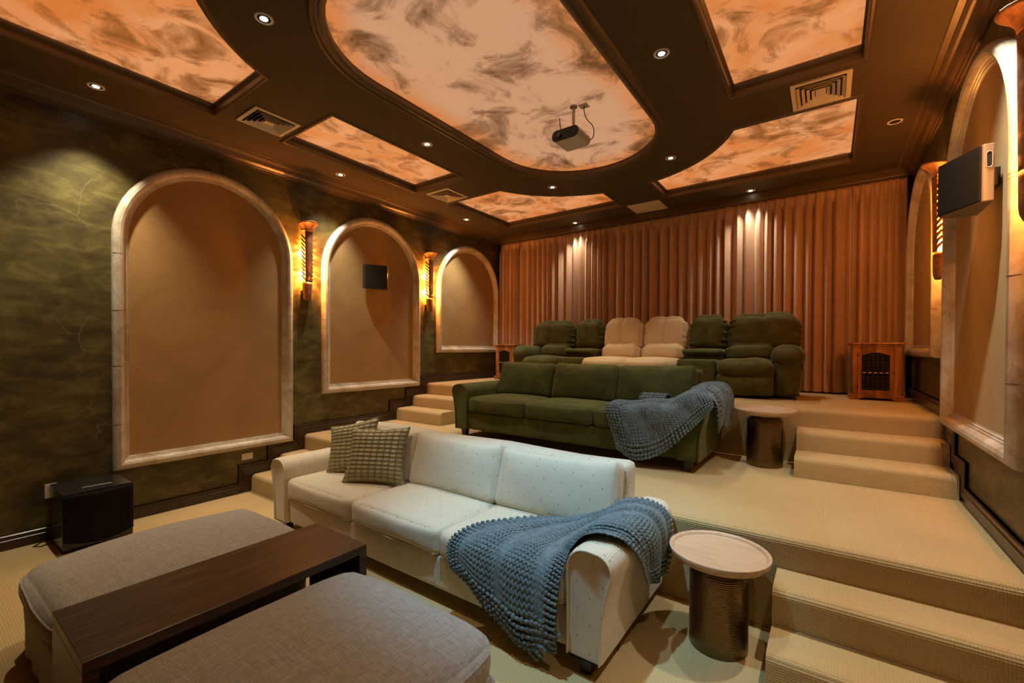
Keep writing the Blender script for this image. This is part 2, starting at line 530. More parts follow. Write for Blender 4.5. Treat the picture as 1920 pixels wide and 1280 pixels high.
def tag(o, label, cat, group=None):
    o['label'] = label; o['category'] = cat
    if group: o['group'] = group
    return o
def thing(name, loc, label, cat, group=None):
    o = bpy.data.objects.new(name, None); o.location = loc; o.empty_display_size = 0.1
    COL.objects.link(o)
    return tag(o, label, cat, group)
def struct(o, label=None):
    o['kind'] = 'structure'
    if label: o['label'] = label
    return o
def copy_tree(o, parent=None):
    c = o.copy(); COL.objects.link(c)
    if parent: c.parent = parent
    for ch in list(o.children): copy_tree(ch, c)
    return c
def arc(cx, cy, r, a0, a1, n):
    return [(cx + r * math.cos(math.radians(a0 + (a1 - a0) * i / n)), cy + r * math.sin(math.radians(a0 + (a1 - a0) * i / n))) for i in range(n + 1)]
def fnz(p, s=1.0): return noise.noise(Vector(p) * s)

# ------------------------------------------------------------------ the room
ZTOP = 4.0
def slab(name, b, mat, label=None):
    return struct(build(name, MB().box(*b), mat, smooth=False), label)
slab('wall_left', (XL - 0.12, XL, YF - 0.12, YB + 0.12, -0.1, ZTOP), 'wall_marble', 'green and brown marbled left wall')
slab('wall_right', (XR, XR + 0.12, YF - 0.12, YB + 0.12, -0.1, ZTOP), 'wall_marble', 'green and brown marbled right wall')
slab('wall_back', (XL, XR, YB, YB + 0.12, -0.1, ZTOP), 'wall_marble')
slab('wall_front', (XL, XR, YF - 0.12, YF, -0.1, ZTOP), 'wall_marble')

# carpeted floor, platforms and steps
def nose(y, z, r=0.045):
    return [(y + r - r * math.cos(math.radians(a)), z - r + r * math.sin(math.radians(a))) for a in (0, 15, 30, 45, 60, 75, 90)]
struct(build('floor', MB().box(XL, XR, YF, Y1 + 0.05, -0.1, 0.0), 'carpet', smooth=False), 'lower floor in beige woven carpet')
def riser_block(name, chain, yend, x0, x1, label, capl=True):
    """chain: list of (y,z) noses front to back starting from base level z0"""
    prof = []
    z0 = chain[0]
    prof.append((chain[1][0], z0))
    for i, (y, z) in enumerate(chain[1:]):
        if i: prof.append((y, chain[1:][i - 1][1]))
        prof += nose(y, z)
    prof += [(yend, chain[-1][1]), (yend, z0)]
    mb = MB().prism(prof, 'x', x0, x1)
    return struct(build(name, mb, 'carpet', angle=50), label)
riser_block('platform', [0.0, (Y1, P1)], Y2 + 0.05, XL, XR, 'lower carpeted seating platform')
riser_block('platform', [P1 - 0.3, (Y2, P2)], YB, XL, XR, 'upper carpeted seating platform by the curtains')
def steps(name, chain, yend, x0, x1, label):
    o = riser_block(name, chain, yend, x0, x1, label)
    bv = o.modifiers.new('bevel', 'BEVEL'); bv.width = 0.022; bv.segments = 3; bv.limit_method = 'ANGLE'; bv.angle_limit = math.radians(60)
    return o
steps('carpeted_steps', [0.0, (2.35, 0.182), (2.633, 0.366)], Y1 + 0.01, -0.225, XR - 0.005, 'two beige steps at right from floor to lower platform')
steps('carpeted_steps', [P1, (4.364, 0.713), (4.681, 0.884)], Y2 + 0.01, -0.225, XR - 0.02, 'two beige steps at right from lower to upper platform')
steps('carpeted_steps', [P1, (4.342, 0.718), (4.651, 0.879)], Y2 + 0.01, XL + 0.01, -4.318, 'two beige steps along left wall to upper platform')
steps('carpeted_steps', [0.0, (2.30, 0.190), (2.608, 0.360)], Y1 + 0.01, XL + 0.01, -4.12, 'two beige steps along left wall to lower platform')

# stepped dark baseboards
def baseboard(name, x, sgn, chain, label):
    prof = list(chain)
    mb = MB()
    bottom = [(y, max(-0.02, z - 0.26)) for y, z in reversed(chain)]
    x1 = x + sgn * 0.018
    mb.prism(prof + bottom, 'x', min(x, x1), max(x, x1))
    # moulded cap that follows the steps
    pts = [Vector((x, y, z)) for y, z in chain]
    nr = []
    for i, p in enumerate(pts):
        ns = []
        for a, b_ in ((i - 1, i), (i, i + 1)):
            if a >= 0 and b_ < len(pts):
                t = (pts[b_] - pts[a]).normalized(); ns.append(Vector((0, -t.z, t.y)))
        q = sum(ns, Vector()) 
        q = q / max(0.3, q.dot(ns[0])) if q.length > 0 else ns[0]
        nr.append(q)
    mb.sweep(pts, nr, [(0.0, 0.0), (0.0, 0.020), (-0.006, 0.028), (-0.016, 0.028), (-0.022, 0.022), (-0.034, 0.022), (-0.040, 0.030), (-0.052, 0.027), (-0.060, 0.0)], axes=(sgn, 0, 0))
    return struct(build(name, mb, 'baseboard_wood', angle=25), label)
k = 0.125
baseboard('baseboard_left', XL, 1, [(YF, 0.115), (2.17, 0.115), (2.17, 0.19 + k), (2.48, 0.19 + k), (2.48, 0.36 + k), (2.79, 0.36 + k), (2.79, P1 + k), (4.215, P1 + k),
          (4.215, 0.718 + k), (4.525, 0.718 + k), (4.525, 0.879 + k), (4.83, 0.879 + k), (4.83, P2 + k), (YB, P2 + k)], 'dark wood baseboard stepping up the left wall')
baseboard('baseboard_right', XR, -1, [(YF, 0.115), (2.22, 0.115), (2.22, 0.182 + k), (2.50, 0.182 + k), (2.50, 0.366 + k), (2.79, 0.366 + k), (2.79, P1 + k), (4.235, P1 + k),
          (4.235, 0.713 + k), (4.55, 0.713 + k), (4.55, 0.884 + k), (4.83, 0.884 + k), (4.83, P2 + k), (YB, P2 + k)], 'dark wood baseboard stepping up the right wall')

# ------------------------------------------------------------------ ceiling with coffers
CX, CYM = -2.19, 3.195
def racetrack(r, hl, n=20):
    return arc(CX, CYM + hl, r, 0, 180, n) + arc(CX, CYM - hl, r, 180, 360, n)
RC = 1.57
def corner_coffer(sx, sy, xo, yo, yi, xi):
    """corner coffer with a concave side concentric with the oval's end; sx,sy = signs of the corner"""
    ycen = CYM + sy * 0.885
    pts = []
    # from (xi, yo) along outer to (xo,yo) to (xo,yi) to arc
    dy = abs(yi - ycen); a1 = math.degrees(math.asin(dy / RC))
    dx = abs(xi - CX); a2 = math.degrees(math.acos(dx / RC))
    arcp = []
    for i in range(17):
        a = math.radians(a1 + (a2 - a1) * i / 16)
        arcp.append((CX + sx * RC * math.cos(a), ycen + sy * RC * math.sin(a)))
    pts = [(xi, yo), (xo, yo), (xo, yi)] + arcp
    return pts
def rectp(x0, x1, y0, y1): return [(x0, y0), (x1, y0), (x1, y1), (x0, y1)]
coffers = [
    ('oval', racetrack(0.845, 0.885), 0.05, 'large oval ceiling panel painted with smoky clouds above the projector', 'sky_canvas_oval'),
    ('l_back', corner_coffer(-1, 1, -4.60, 6.29, 4.74, -2.52), 0.10, 'painted corner ceiling panel at back left with concave side', 'sky_canvas'),
    ('r_back', corner_coffer(1, 1, 0.20, 6.29, 4.74, -1.86), 0.10, 'painted corner ceiling panel at back right above the curtains', 'sky_canvas'),
    ('l_front', corner_coffer(-1, -1, -4.60, 0.10, 1.70, -2.52), 0.10, 'painted corner ceiling panel at front left, cut by the frame', 'sky_canvas'),
    ('r_front', corner_coffer(1, -1, 0.20, 0.10, 1.70, -1.86), 0.10, 'painted corner ceiling panel at front right', 'sky_canvas'),
    ('l_mid', rectp(-4.60, -3.72, 2.34, 4.12), 0.10, 'painted rectangular ceiling panel beside the left wall', 'sky_canvas'),
    ('r_mid', rectp(-0.68, 0.19, 2.34, 4.12), 0.10, 'painted rectangular ceiling panel between the oval and right wall', 'sky_canvas'),
]
def area2(p): return sum(p[i][0] * p[(i + 1) % len(p)][1] - p[(i + 1) % len(p)][0] * p[i][1] for i in range(len(p)))
outer = rectp(XL, XR, YF, YB)
loops = [outer] + [c[1] for c in coffers]
allp = [q for lp in loops for q in lp]
tris = tessellate_polygon([[Vector((q[0], q[1], 0)) for q in lp] for lp in loops])
cm = MB().add([(q[0], q[1], ZC) for q in allp], [tuple(t) for t in tris])
for nm, lp, dep, lb, mt in coffers:
    n = len(lp)
    cm.add([(q[0], q[1], ZC) for q in lp] + [(q[0], q[1], ZC + dep + 0.01) for q in lp], [(i, (i + 1) % n, n + (i + 1) % n, n + i) for i in range(n)])
cm.add([(q[0], q[1], 3.95) for q in outer], [(0, 1, 2, 3)])
struct(build('ceiling', cm, 'ceiling_paint', angle=30), 'dark brown coffered ceiling')

def mitre(lp, closed=True):
    """outward (away from polygon interior) mitred normals"""
    sgn = 1 if area2(lp) > 0 else -1
    n = len(lp); out = []
    for i in range(n):
        a, b_, c = Vector(lp[i - 1]), Vector(lp[i]), Vector(lp[(i + 1) % n])
        t1 = (b_ - a).normalized(); t2 = (c - b_).normalized()
        n1 = Vector((t1.y, -t1.x)) * sgn; n2 = Vector((t2.y, -t2.x)) * sgn
        m = (n1 + n2); m = m / max(0.25, m.dot(n1))
        out.append(Vector((m.x, m.y, 0)))
    return out
for nm, lp, dep, lb, mt in coffers:
    cx = sum(q[0] for q in lp) / len(lp); cy = sum(q[1] for q in lp) / len(lp)
    r = thing('ceiling_panel', (cx, cy, ZC), lb, 'ceiling panel', 'painted ceiling panels')
    sg = 1 if area2(lp) > 0 else -1
    tri = tessellate_polygon([[Vector((q[0], q[1], 0)) for q in lp]])
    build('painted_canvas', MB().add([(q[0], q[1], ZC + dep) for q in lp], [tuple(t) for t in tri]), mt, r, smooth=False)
    if nm == 'oval':
        prof = [(-0.012, 0.03), (-0.012, -0.008), (0.010, -0.020), (0.028, -0.020), (0.034, -0.010), (0.055, -0.010), (0.062, -0.022), (0.082, -0.020), (0.092, -0.006), (0.10, 0.002)]
    else:
        prof = [(-0.004, 0.03), (-0.004, -0.010), (0.008, -0.016), (0.022, -0.014), (0.03, -0.006), (0.036, 0.002)]
    build('moulding', MB().sweep([Vector((q[0], q[1], ZC)) for q in lp], mitre(lp), prof, closed=True, axes=(0, 0, 1)), 'crown_paint', r, angle=20)
    if nm != 'oval':   # inner stepped bead high in the recess
        prof = [(-0.018, 0.0), (-0.018, 0.012), (-0.010, 0.02), (0.0, 0.02), (0.0, -0.012)]
        build('inner_bead', MB().sweep([Vector((q[0], q[1], ZC + dep - 0.03)) for q in lp], mitre(lp), prof, closed=True, axes=(0, 0, 1)), 'crown_paint', r, angle=20)

# crown moulding round the walls
cr = [(0, 0), (0, -0.135), (-0.014, -0.135), (-0.018, -0.118), (-0.030, -0.112), (-0.034, -0.100), (-0.060, -0.082), (-0.078, -0.052), (-0.082, -0.044), (-0.100, -0.040), (-0.118, -0.022), (-0.122, -0.012), (-0.160, -0.008), (-0.164, 0.0)]
struct(build('trim_1', MB().sweep([Vector((q[0], q[1], ZC)) for q in outer], mitre(outer), cr, closed=True, axes=(0, 0, 1)), 'crown_paint', angle=18), 'dark brown crown moulding round the ceiling')
struct(build('trim_2', MB().box(XL, XR, 6.79, YB, 3.635, ZC - 0.001), 'crown_paint', smooth=False, bevel=0.006), 'dark boxed valance above the curtains')

# ------------------------------------------------------------------ arched wall panels
def arch_path(y0, y1, zb, ztop, n=28):
    r = (y1 - y0) / 2; yc = (y0 + y1) / 2; zs = ztop - r
    return [(y0, zb)] + [(y1, zb)] + arc(yc, zs, r, 0, 180, n)
def arched_panel(xw, sg, y0, y1, zb, label):
    r = thing('arched_wall_panel', (xw, (y0 + y1) / 2, zb), label, 'wall panel', 'arched wall panels')
    pth = arch_path(y0, y1, zb, 3.435)
    nr2 = mitre(pth)
    nr = [Vector((0, q.x, q.y)) for q in nr2]
    path = [Vector((xw, q[0], q[1])) for q in pth]
    # stone frame: torus-like roll with stepped inner fillets (a negative = inwards)
    prof = [(0.0, 0.0), (0.0, 0.030), (-0.008, 0.052), (-0.026, 0.068), (-0.048, 0.072), (-0.068, 0.064), (-0.080, 0.046), (-0.084, 0.030), (-0.094, 0.028), (-0.096, 0.020), (-0.108, 0.020), (-0.110, 0.008), (-0.120, 0.008), (-0.120, 0.0)]
    fr = build('stone_frame', MB().sweep(path, nr, prof, closed=True, axes=(sg, 0, 0)), 'frame_stone', r, angle=30)
    pin = [(p.y - q.y * 0.115, p.z - q.z * 0.115) for p, q in zip(path, nr)]
    build('fabric_panel', MB().prism(pin, 'x', min(xw, xw + sg * 0.006), max(xw, xw + sg * 0.006)), 'panel_felt', r, smooth=False)
    # joints between the stone segments
    jm = MB()
    for (yy, ww, zz) in [(y0 + 0.0, 1, z) for z in (zb + 0.42, zb + 0.95, zb + 1.45, 2.45)] + [(y1, -1, z) for z in (zb + 0.62, zb + 1.2)]:
        if zz < 2.6:
            jp = [(xw + sg * (b_ + 0.0008), yy + ww * (-a_ - 0.0008)) for a_, b_ in prof[1:8]] + [(xw + sg * 0.02, yy + ww * 0.07)]
            jm.prism(jp, 'z', zz - 0.0014, zz + 0.0014)
    build('stone_joint', jm, 'crown_paint', fr, smooth=False)
    return r
AY = [(1.125, 2.765), (3.15, 4.79), (5.175, 6.815)]
AZ = [0.485, 1.02, 1.54]
arched_panel(XL, 1, *AY[0], AZ[0], 'tall arched beige wall panel above the black subwoofer')
arched_panel(XL, 1, *AY[1], AZ[1], 'arched beige wall panel carrying the small black speaker on the left wall')
arched_panel(XL, 1, *AY[2], AZ[2], 'shortest arched beige panel on the left wall beside the curtains')
arched_panel(XR, -1, *AY[1], AZ[1], 'large arched pale panel on the right wall behind the grey speaker')
arched_panel(XR, -1, *AY[2], AZ[2], 'narrow-looking arched panel on the right wall beside the curtain end')

# ------------------------------------------------------------------ wall sconces
def sconce(xw, sg, y, label):
    z0, z1 = 2.19, 3.13
    r = thing('wall_sconce', (xw, y, z0), label, 'wall sconce', 'copper torch sconces')
    R = lambda z: 0.052 + 0.016 * (z - z0) / (z1 - z0)
    def P(a, z, k=1.0):   # a from -90 (toward -y) to 90, 0 = facing the room
        rr = R(z) * k
        return Vector((xw + sg * (0.036 + rr * math.cos(math.radians(a))), y + rr * math.sin(math.radians(a)), z))
    spine = MB().grid(lambda u, v: P(-50 + 100 * v, z0 + 0.22 + (z1 - 0.10 - z0 - 0.22) * u), 24, 6)
    build('spine', spine, 'sconce_copper', r, solid=0.006)
    low = MB().grid(lambda u, v: P(-95 + 190 * v, z0 + 0.22 * u, 1.0 if u > 0.15 else 0.75 + u * 1.6), 8, 14)
    build('lower_cup', low, 'sconce_copper', r, solid=0.006)
    ns = 11
    for s_ in (-1, 1):
        fm = MB()
        for i in range(ns):
            za = z0 + 0.25 + i * (z1 - z0 - 0.40) / ns
            def fn(u, v, za=za, s_=s_):
                a = s_ * (48 + 58 * u)
                z = za + 0.060 * u + (v - 0.5) * 0.034 * (1 - 0.25 * u)
                p = P(a, z)
                return p + Vector((sg * 0.006 * math.sin(PI * u), s_ * 0.004, 0))
            fm.grid(fn, 6, 2)
        build('slatted_side', fm, 'sconce_copper', r, solid=0.005)
    # flared leaf-like lip
    def lip(u, v):
        a = -115 + 230 * v
        p = P(a, z1 - 0.10 + 0.10 * u, 1.0 + 0.9 * u ** 2.2 * (0.65 + 0.5 * math.cos(math.radians(a))))
        return p + Vector((0, 0, 0.012 * math.cos(math.radians(a * 1.5)) * u))
    build('top_light_stop', MB().add([P(a, z1 - 0.06, 1.0) for a in range(-100, 101, 20)] + [Vector((xw, y + q, z1 - 0.06)) for q in (0.05, -0.05)], [tuple(range(13))]), 'sconce_copper', r, smooth=False)  # disc added to stop sconce light leaking upward
    build('flared_lip', MB().grid(lip, 8, 16), 'sconce_copper', r, solid=0.006)
    build('bottom_light_stop', MB().add([P(a, z0 + 0.12, 1.0) for a in range(-100, 101, 20)] + [Vector((xw, y + q, z0 + 0.12)) for q in (0.06, -0.06)], [tuple(range(13))]), 'sconce_copper', r, smooth=False)  # added plate that keeps light from spilling down the wall
    bp = MB().box(*sorted((xw, xw + sg * 0.014)), y - 0.03, y + 0.03, z0 + 0.28, z0 + 0.62)
    build('backplate', bp, 'sconce_copper', r, smooth=False, bevel=0.003)
    for zz in (z0 + 0.30, z0 + 0.56):
        b = build('bulb', MB().rcube((xw + sg * 0.045, y, zz), (0.026, 0.026, 0.045), 0.012, n=6), 'bulb_glow', r)
        ld = bpy.data.lights.new('sconce_light', 'POINT'); ld.energy = SCONCE_W; ld.color = SCONCE_COL; ld.shadow_soft_size = 0.035
        lo = bpy.data.objects.new('sconce_light', ld); COL.objects.link(lo); lo.parent = r
        lo.location = Vector((xw + sg * 0.072, y, zz + 0.02)) - r.location
sconce(XL, 1, 2.945, 'copper slatted sconce on the left wall between the tall and middle arches')
sconce(XL, 1, 4.985, 'copper slatted sconce on the left wall nearest the curtains')
sconce(XR, -1, 4.985, 'copper slatted sconce on the right wall half hidden by the speaker')
sconce(XR, -1, 2.955, 'copper slatted sconce at the top right edge of the photo')

# ------------------------------------------------------------------ recessed downlights
def downlight(x, y, label, on=True, cool=0.0, w=1.0, grp='recessed ceiling downlights', cone=84, aim=None):
    r = thing('downlight', (x, y, ZC), label, 'ceiling light', grp)
    prof = [(0.040, 0.004), (0.041, -0.002), (0.046, -0.006), (0.056, -0.004), (0.058, 0.0)]
    build('trim_ring', MB().lathe(prof, (x, y, ZC), 28), 'plate_white', r)
    bf = MB().lathe([(0.0235, -0.0022), (0.042, -0.0018)], (x, y, ZC), 24)
    build('baffle', bf, 'black_satin', r)
    ln = MB().add([(x + 0.024 * math.cos(a * PI / 12), y + 0.024 * math.sin(a * PI / 12), ZC - 0.0030) for a in range(24)], [tuple(range(24))])
    build('lamp', ln, 'lamp_glow' if on else 'dark_void', r, smooth=False)
    if on:
        ld = bpy.data.lights.new('spot', 'SPOT'); ld.energy = SPOT_W * w; ld.spot_size = math.radians(cone); ld.spot_blend = 0.9
        ld.color = tuple(a + (b_ - a) * cool for a, b_ in zip(SPOT_COL, COOL_COL)); ld.shadow_soft_size = 0.03
        lo = bpy.data.objects.new('spot', ld); COL.objects.link(lo); lo.parent = r; lo.location = (0, 0, -0.015)
        if aim: lo.rotation_euler = (Vector(aim) - Vector((x, y, ZC - 0.015))).to_track_quat('-Z', 'Y').to_euler()
    return r
downlight(-3.00, 1.40, 'brightest lit downlight at upper left between corner panel and oval')
downlight(-4.90, 0.96, 'lit downlight above the front of the left wall', w=2.0, cool=0.15)
downlight(-3.43, 3.24, 'lit downlight between the left rectangular panel and the oval', cool=0.35)
downlight(-4.90, 3.19, 'lit downlight beside the left rectangular panel, toward the wall', w=1.7, cool=0.35)
downlight(-4.88, 5.49, 'lit downlight above the shortest arch on the left wall', w=1.7, cool=0.35)
downlight(-3.50, 6.69, 'small lit downlight above the left half of the curtains', w=0.7, cone=90, cool=0.25)
downlight(-2.98, 5.05, 'lit downlight at the left of the oval panel tip')
downlight(-1.45, 5.04, 'lit downlight at the right of the oval panel tip', cool=0.3)
downlight(-1.00, 3.23, 'lit downlight right of the oval beside the right panel', cool=0.7, w=1.2)
downlight(-0.87, 6.68, 'small lit downlight above the right half of the curtains', w=0.7, cone=90, cool=0.25)
downlight(0.484, 5.445, 'unlit downlight near the right wall', on=False)
downlight(-1.38, 1.40, 'lit downlight above the blue-grey throw', cool=1.0, w=3.4, cone=50, aim=(-1.45, 2.35, 0.5))
downlight(0.46, 3.19, 'lit downlight close to the large right arch', w=2.2, cool=0.35)
downlight(0.46, 0.96, 'lit downlight at the front right corner', w=0.8)

# ------------------------------------------------------------------ ceiling vents
def vent(x0, x1, y0, y1, label, flat=False):
    cx, cy = (x0 + x1) / 2, (y0 + y1) / 2
    r = thing('ceiling_vent', (cx, cy, ZC), label, 'ceiling vent', 'beige ceiling vents')
    def ring(f0, f1, za, zb, th=0.002):
        q = MB()
        hx, hy = (x1 - x0) / 2, (y1 - y0) / 2
        lp = [(-1, -1), (1, -1), (1, 1), (-1, 1)]
        vs = [(cx + a * (hx - f0), cy + b_ * (hy - f0), za) for a, b_ in lp] + [(cx + a * (hx - f1), cy + b_ * (hy - f1), zb) for a, b_ in lp]
        q.add(vs, [(i, (i + 1) % 4, 4 + (i + 1) % 4, 4 + i) for i in range(4)])
        return q
    if flat:
        build('plate', MB().box(x0, x1, y0, y1, ZC - 0.012, ZC - 0.001), 'vent_paint', r, smooth=False, bevel=0.006)
        return
    fr = ring(0, 0.035, ZC - 0.012, ZC - 0.012)
    fr.add(ring(0, 0.0, ZC - 0.001, ZC - 0.012).v, [(i, (i + 1) % 4, 4 + (i + 1) % 4, 4 + i) for i in range(4)])
    build('frame', fr, 'vent_paint', r, smooth=False)
    build('duct_opening', MB().box(x0 + 0.03, x1 - 0.03, y0 + 0.03, y1 - 0.03, ZC - 0.003, ZC - 0.001), 'dark_void', r, smooth=False)
    for i in range(4):
        f = 0.036 + i * 0.034
        lv = ring(f + 0.004, f + 0.024, ZC - 0.026, ZC - 0.004)
        build('louver', lv, 'vent_paint', r, smooth=False, solid=0.002)
    f = 0.036 + 4 * 0.034
    c = MB().box(x0 + f - 0.004, x1 - f + 0.004, y0 + f - 0.004, y1 - f + 0.004, ZC - 0.020, ZC - 0.014)
    build('centre_plate', c, 'vent_paint', r, smooth=False)
vent(-4.51, -4.12, 1.85, 2.265, 'square louvered vent near the front left painted panel')
vent(-4.53, -4.125, 4.26, 4.68, 'square louvered vent before the back left painted panel')
vent(-0.275, 0.13, 4.225, 4.68, 'square louvered vent between the two right painted panels')
vent(-2.46, -1.98, 6.33, 6.77, 'flat beige ceiling plate just above the curtains', flat=True)

# ------------------------------------------------------------------ curtains
def curtain(x0, x1, label, seed, pw=0.125):
    rnd = random.Random(seed)
    nf = max(6, round((x1 - x0) / pw))
    wd = [rnd.uniform(0.8, 1.25) for _ in range(nf)]
    if nf > 8: wd[0] *= 1.5
    sm = sum(wd); wd = [w * (x1 - x0) / sm for w in wd]
    zt, zb = 3.632, P2 + 0.018
    KU = 12
    xs = []
    acc = x0
    lean = [rnd.uniform(-0.02, 0.02) for _ in range(nf)]
    amp = [rnd.uniform(0.75, 1.2) for _ in range(nf)]
    zrows = [zt, zt - 0.03, zt - 0.07, zt - 0.09, zt - 0.105, zt - 0.14, zt - 0.20, zt - 0.30, zt - 0.5, zt - 0.9, zt - 1.4, zt - 1.9, zt - 2.3, zb + 0.02, zb]
    rows = []
    for z in zrows:
        d = zt - z
        if d < 0.09: A = 0.012
        else: A = 0.012 + 0.046 * min(1, (d - 0.09) / 0.10) 
        row = []; acc = x0
        for k_ in range(nf):
            for q in range(KU):
                ph = 2 * PI * q / KU
                f = q / KU
                a = A * amp[k_]
                y = 6.885 - a * (math.cos(ph) + 0.22 * math.cos(2 * ph + 0.6))
                if d < 0.11 and q in (0, 11, 1): y -= 0.014 * (1 if d > 0.02 else 0.5)
                x = acc + wd[k_] * f + wd[k_] * 0.13 * math.sin(ph) * min(1, d / 0.3) + lean[k_] * (d / 2.5) * math.sin(PI * f) * 1.0
                y += 0.006 * noise.noise(Vector((x * 3, z * 0.8, seed)))
                row.append((x, y, z))
            acc += wd[k_]
        row.append((x1, 6.885 - A, z))
        rows.append(row)
    n = len(rows[0])
    vs = [p for rw in rows for p in rw]
    fs = [(i * n + j, i * n + j + 1, (i + 1) * n + j + 1, (i + 1) * n + j) for i in range(len(rows) - 1) for j in range(n - 1)]
    o = build('curtain', MB().add(vs, fs), 'curtain_fabric', smooth=True, angle=80, solid=0.003)
    tag(o, label, 'curtain', 'pleated curtains across the back wall')
curtain(XL + 0.07, -4.72, 'leftmost narrow curtain panel in the back left corner', 3)
curtain(-4.715, -2.26, 'pleated brown curtain panel behind the left green recliner', 4)
curtain(-2.255, 0.22, 'pleated brown curtain panel behind the right green recliner', 5)
curtain(0.225, 0.735, 'curtain panel at the right end behind the wooden cabinet', 6, 0.12)

# ------------------------------------------------------------------ sofas
def sofa(x0, x1, yf, yb, z0, mat, label, tall=0.64, bt=0.86, cush_names=True, divs=None, lean=0.30, legx=0.0):
    """x0,x1: outer faces of the arms at the bottom; flared arms, three seat and three back cushions"""
    r = thing('three_seat_sofa', ((x0 + x1) / 2, (yf + yb) / 2, z0), label, 'sofa')
    aw = 0.185
    # arms
    for s_, xo in ((-1, x0), (1, x1)):
        H = tall
        prof = [(0, 0.10), (0.0, H - 0.10)] + [(0.105 - 0.105 * math.cos(math.radians(a)), H - 0.105 + 0.105 * math.sin(math.radians(a))) for a in range(15, 91, 15)] \
            + [(0.135, H - 0.001)] + [(0.16 + 0.085 * math.sin(math.radians(a)), H - 0.088 + 0.085 * math.cos(math.radians(a))) for a in range(15, 106, 15)] \
            + [(0.228, H - 0.16), (0.205, H - 0.25), (0.190, H - 0.36), (aw, 0.10)]
        xi = xo - s_ * aw
        n = len(prof)
        mb = MB(); vs = []; fs = []
        ys = [(yf, 0.86), (yf - 0.012, 0.93), (yf + 0.004, 0.985), (yf + 0.02, 1.0)] + [(yf + 0.02 + (yb - 0.04 - yf - 0.02) * i / 10, 1.0) for i in range(1, 11)] + [(yb - 0.02, 0.97), (yb, 0.88)]
        cx_, cz_ = 0.10, 0.36
        ys[0] = (yf - 0.004, 0.88)
        for (yy, sc) in ys:
            for (px, pz) in prof:
                qx = cx_ + (px - cx_) * sc; qz = cz_ + (pz - cz_) * (sc * 0.5 + 0.5) if pz > 0.12 else pz
                wob = 0.004 * noise.noise(Vector((xo, yy * 3, pz * 4)))
                vs.append((xi + s_ * (qx + wob), yy, z0 + qz))
        for i in range(len(ys) - 1):
            for k_ in range(n):
                fs.append((i * n + k_, i * n + (k_ + 1) % n, (i + 1) * n + (k_ + 1) % n, (i + 1) * n + k_))
        fs.append(tuple(range(n))); fs.append(tuple((len(ys) - 1) * n + k_ for k_ in reversed(range(n))))
        arm = build('arm', mb.add(vs, fs), mat, r, angle=50)
        pp = [(xi + s_ * (cx_ + (px - cx_) * 0.93), yf - 0.013, z0 + (cz_ + (pz - cz_) * 0.965 if pz > 0.12 else pz)) for px, pz in prof]
        build('piping', MB().tube(pp, 0.0042, 6), mat, arm)
    xi0, xi1 = x0 + aw, x1 - aw
    # base / front rail
    def fnb(p, a, b, d):
        if b < 0: p.y -= 0.006 * math.sin((p.x) * 9) * (1 - abs(d))
        return p
    build('seat_base', MB().rcube(((xi0 + xi1) / 2, (yf + yb) / 2 + 0.005, z0 + 0.205), (xi1 - xi0 + 0.01, yb - yf - 0.03, 0.21), 0.02, n=12, fn=fnb), mat, r)
    # back frame
    def fnk(p, a, b, d):
        p.y += (d + 1) * 0.02
        if d > 0.9: p.z += 0.008 * math.sin(p.x * 5)
        return p
    build('back_frame', MB().rcube(((xi0 + xi1) / 2, yb - 0.13, z0 + (0.12 + bt) / 2), (xi1 - xi0 + 0.02, 0.17, bt - 0.12), 0.045, (0, 0.01, 0.0), n=12, fn=fnk), mat, r)
    # seat cushions
    n3 = 3
    w = (xi1 - xi0) / n3
    for i in range(n3):
        c0 = xi0 + w * i
        def fns(p, a, b, d, i=i):
            p.z += 0.006 * noise.noise(Vector((p.x * 4 + i * 7, p.y * 5, d)))
            if d < 0 and b < 0: p.z += 0.012 * (1 - abs(a))
            return p
        cu = build('seat_cushion', MB().rcube((c0 + w / 2, (yf + yb - 0.20) / 2 - 0.005, z0 + 0.395), (w - 0.006, yb - 0.20 - yf - 0.0, 0.175), 0.045, (0.004, 0.018, 0.022), n=16, fn=fns, exp=3), mat, r)
        zc = z0 + 0.325
        pp = [(c0 + 0.03, yf + 0.0, zc), (c0 + w / 2, yf - 0.012, zc + 0.003), (c0 + w - 0.03, yf + 0.0, zc)]
        build('piping', MB().tube(pp, 0.005, 6), mat, cu)
    for i in range(n3):
        c0 = xi0 + w * i
        T = Matrix.Rotation(lean, 4, 'X')
        def fnc(p, a, b, d, i=i):
            k_ = (abs(a) ** 6) * (max(0, d) ** 4)
            p.z += 0.012 * a * d * (1 if i == 2 else -0.5) + 0.010 * k_
            p.x += -0.014 * a * max(0, d) * (1 - abs(b))
            p.y += 0.010 * noise.noise(Vector((p.x * 5 + i * 3, p.z * 5, b * 2)))
            if d > 0.5: p.z -= 0.016 * (1 - a * a) * (0.5 if i else 0.2)
            return p
        build('back_cushion', MB().rcube((c0 + w / 2, yb - 0.295, z0 + 0.665), (w - 0.004, 0.17, 0.44), 0.055, (0.006, 0.045, 0.008), n=18, fn=fnc, mat=Matrix.Rotation(-lean, 4, 'X'), exp=2.6), mat, r)
    for sx in (x0 + 0.10 + legx, x1 - 0.10):
        for sy in (yf + 0.06, yb - 0.08):
            q = MB()
            q.add([(sx + a * 0.036, sy + b_ * 0.036, z0 + 0.105) for a, b_ in ((-1, -1), (1, -1), (1, 1), (-1, 1))] + [(sx + a * 0.026, sy + b_ * 0.026, z0) for a, b_ in ((-1, -1), (1, -1), (1, 1), (-1, 1))],
                  [(0, 1, 2, 3), (7, 6, 5, 4), (0, 4, 5, 1), (1, 5, 6, 2), (2, 6, 7, 3), (3, 7, 4, 0)])
            build('leg', q, 'leg_wood', r, smooth=False)
    return r
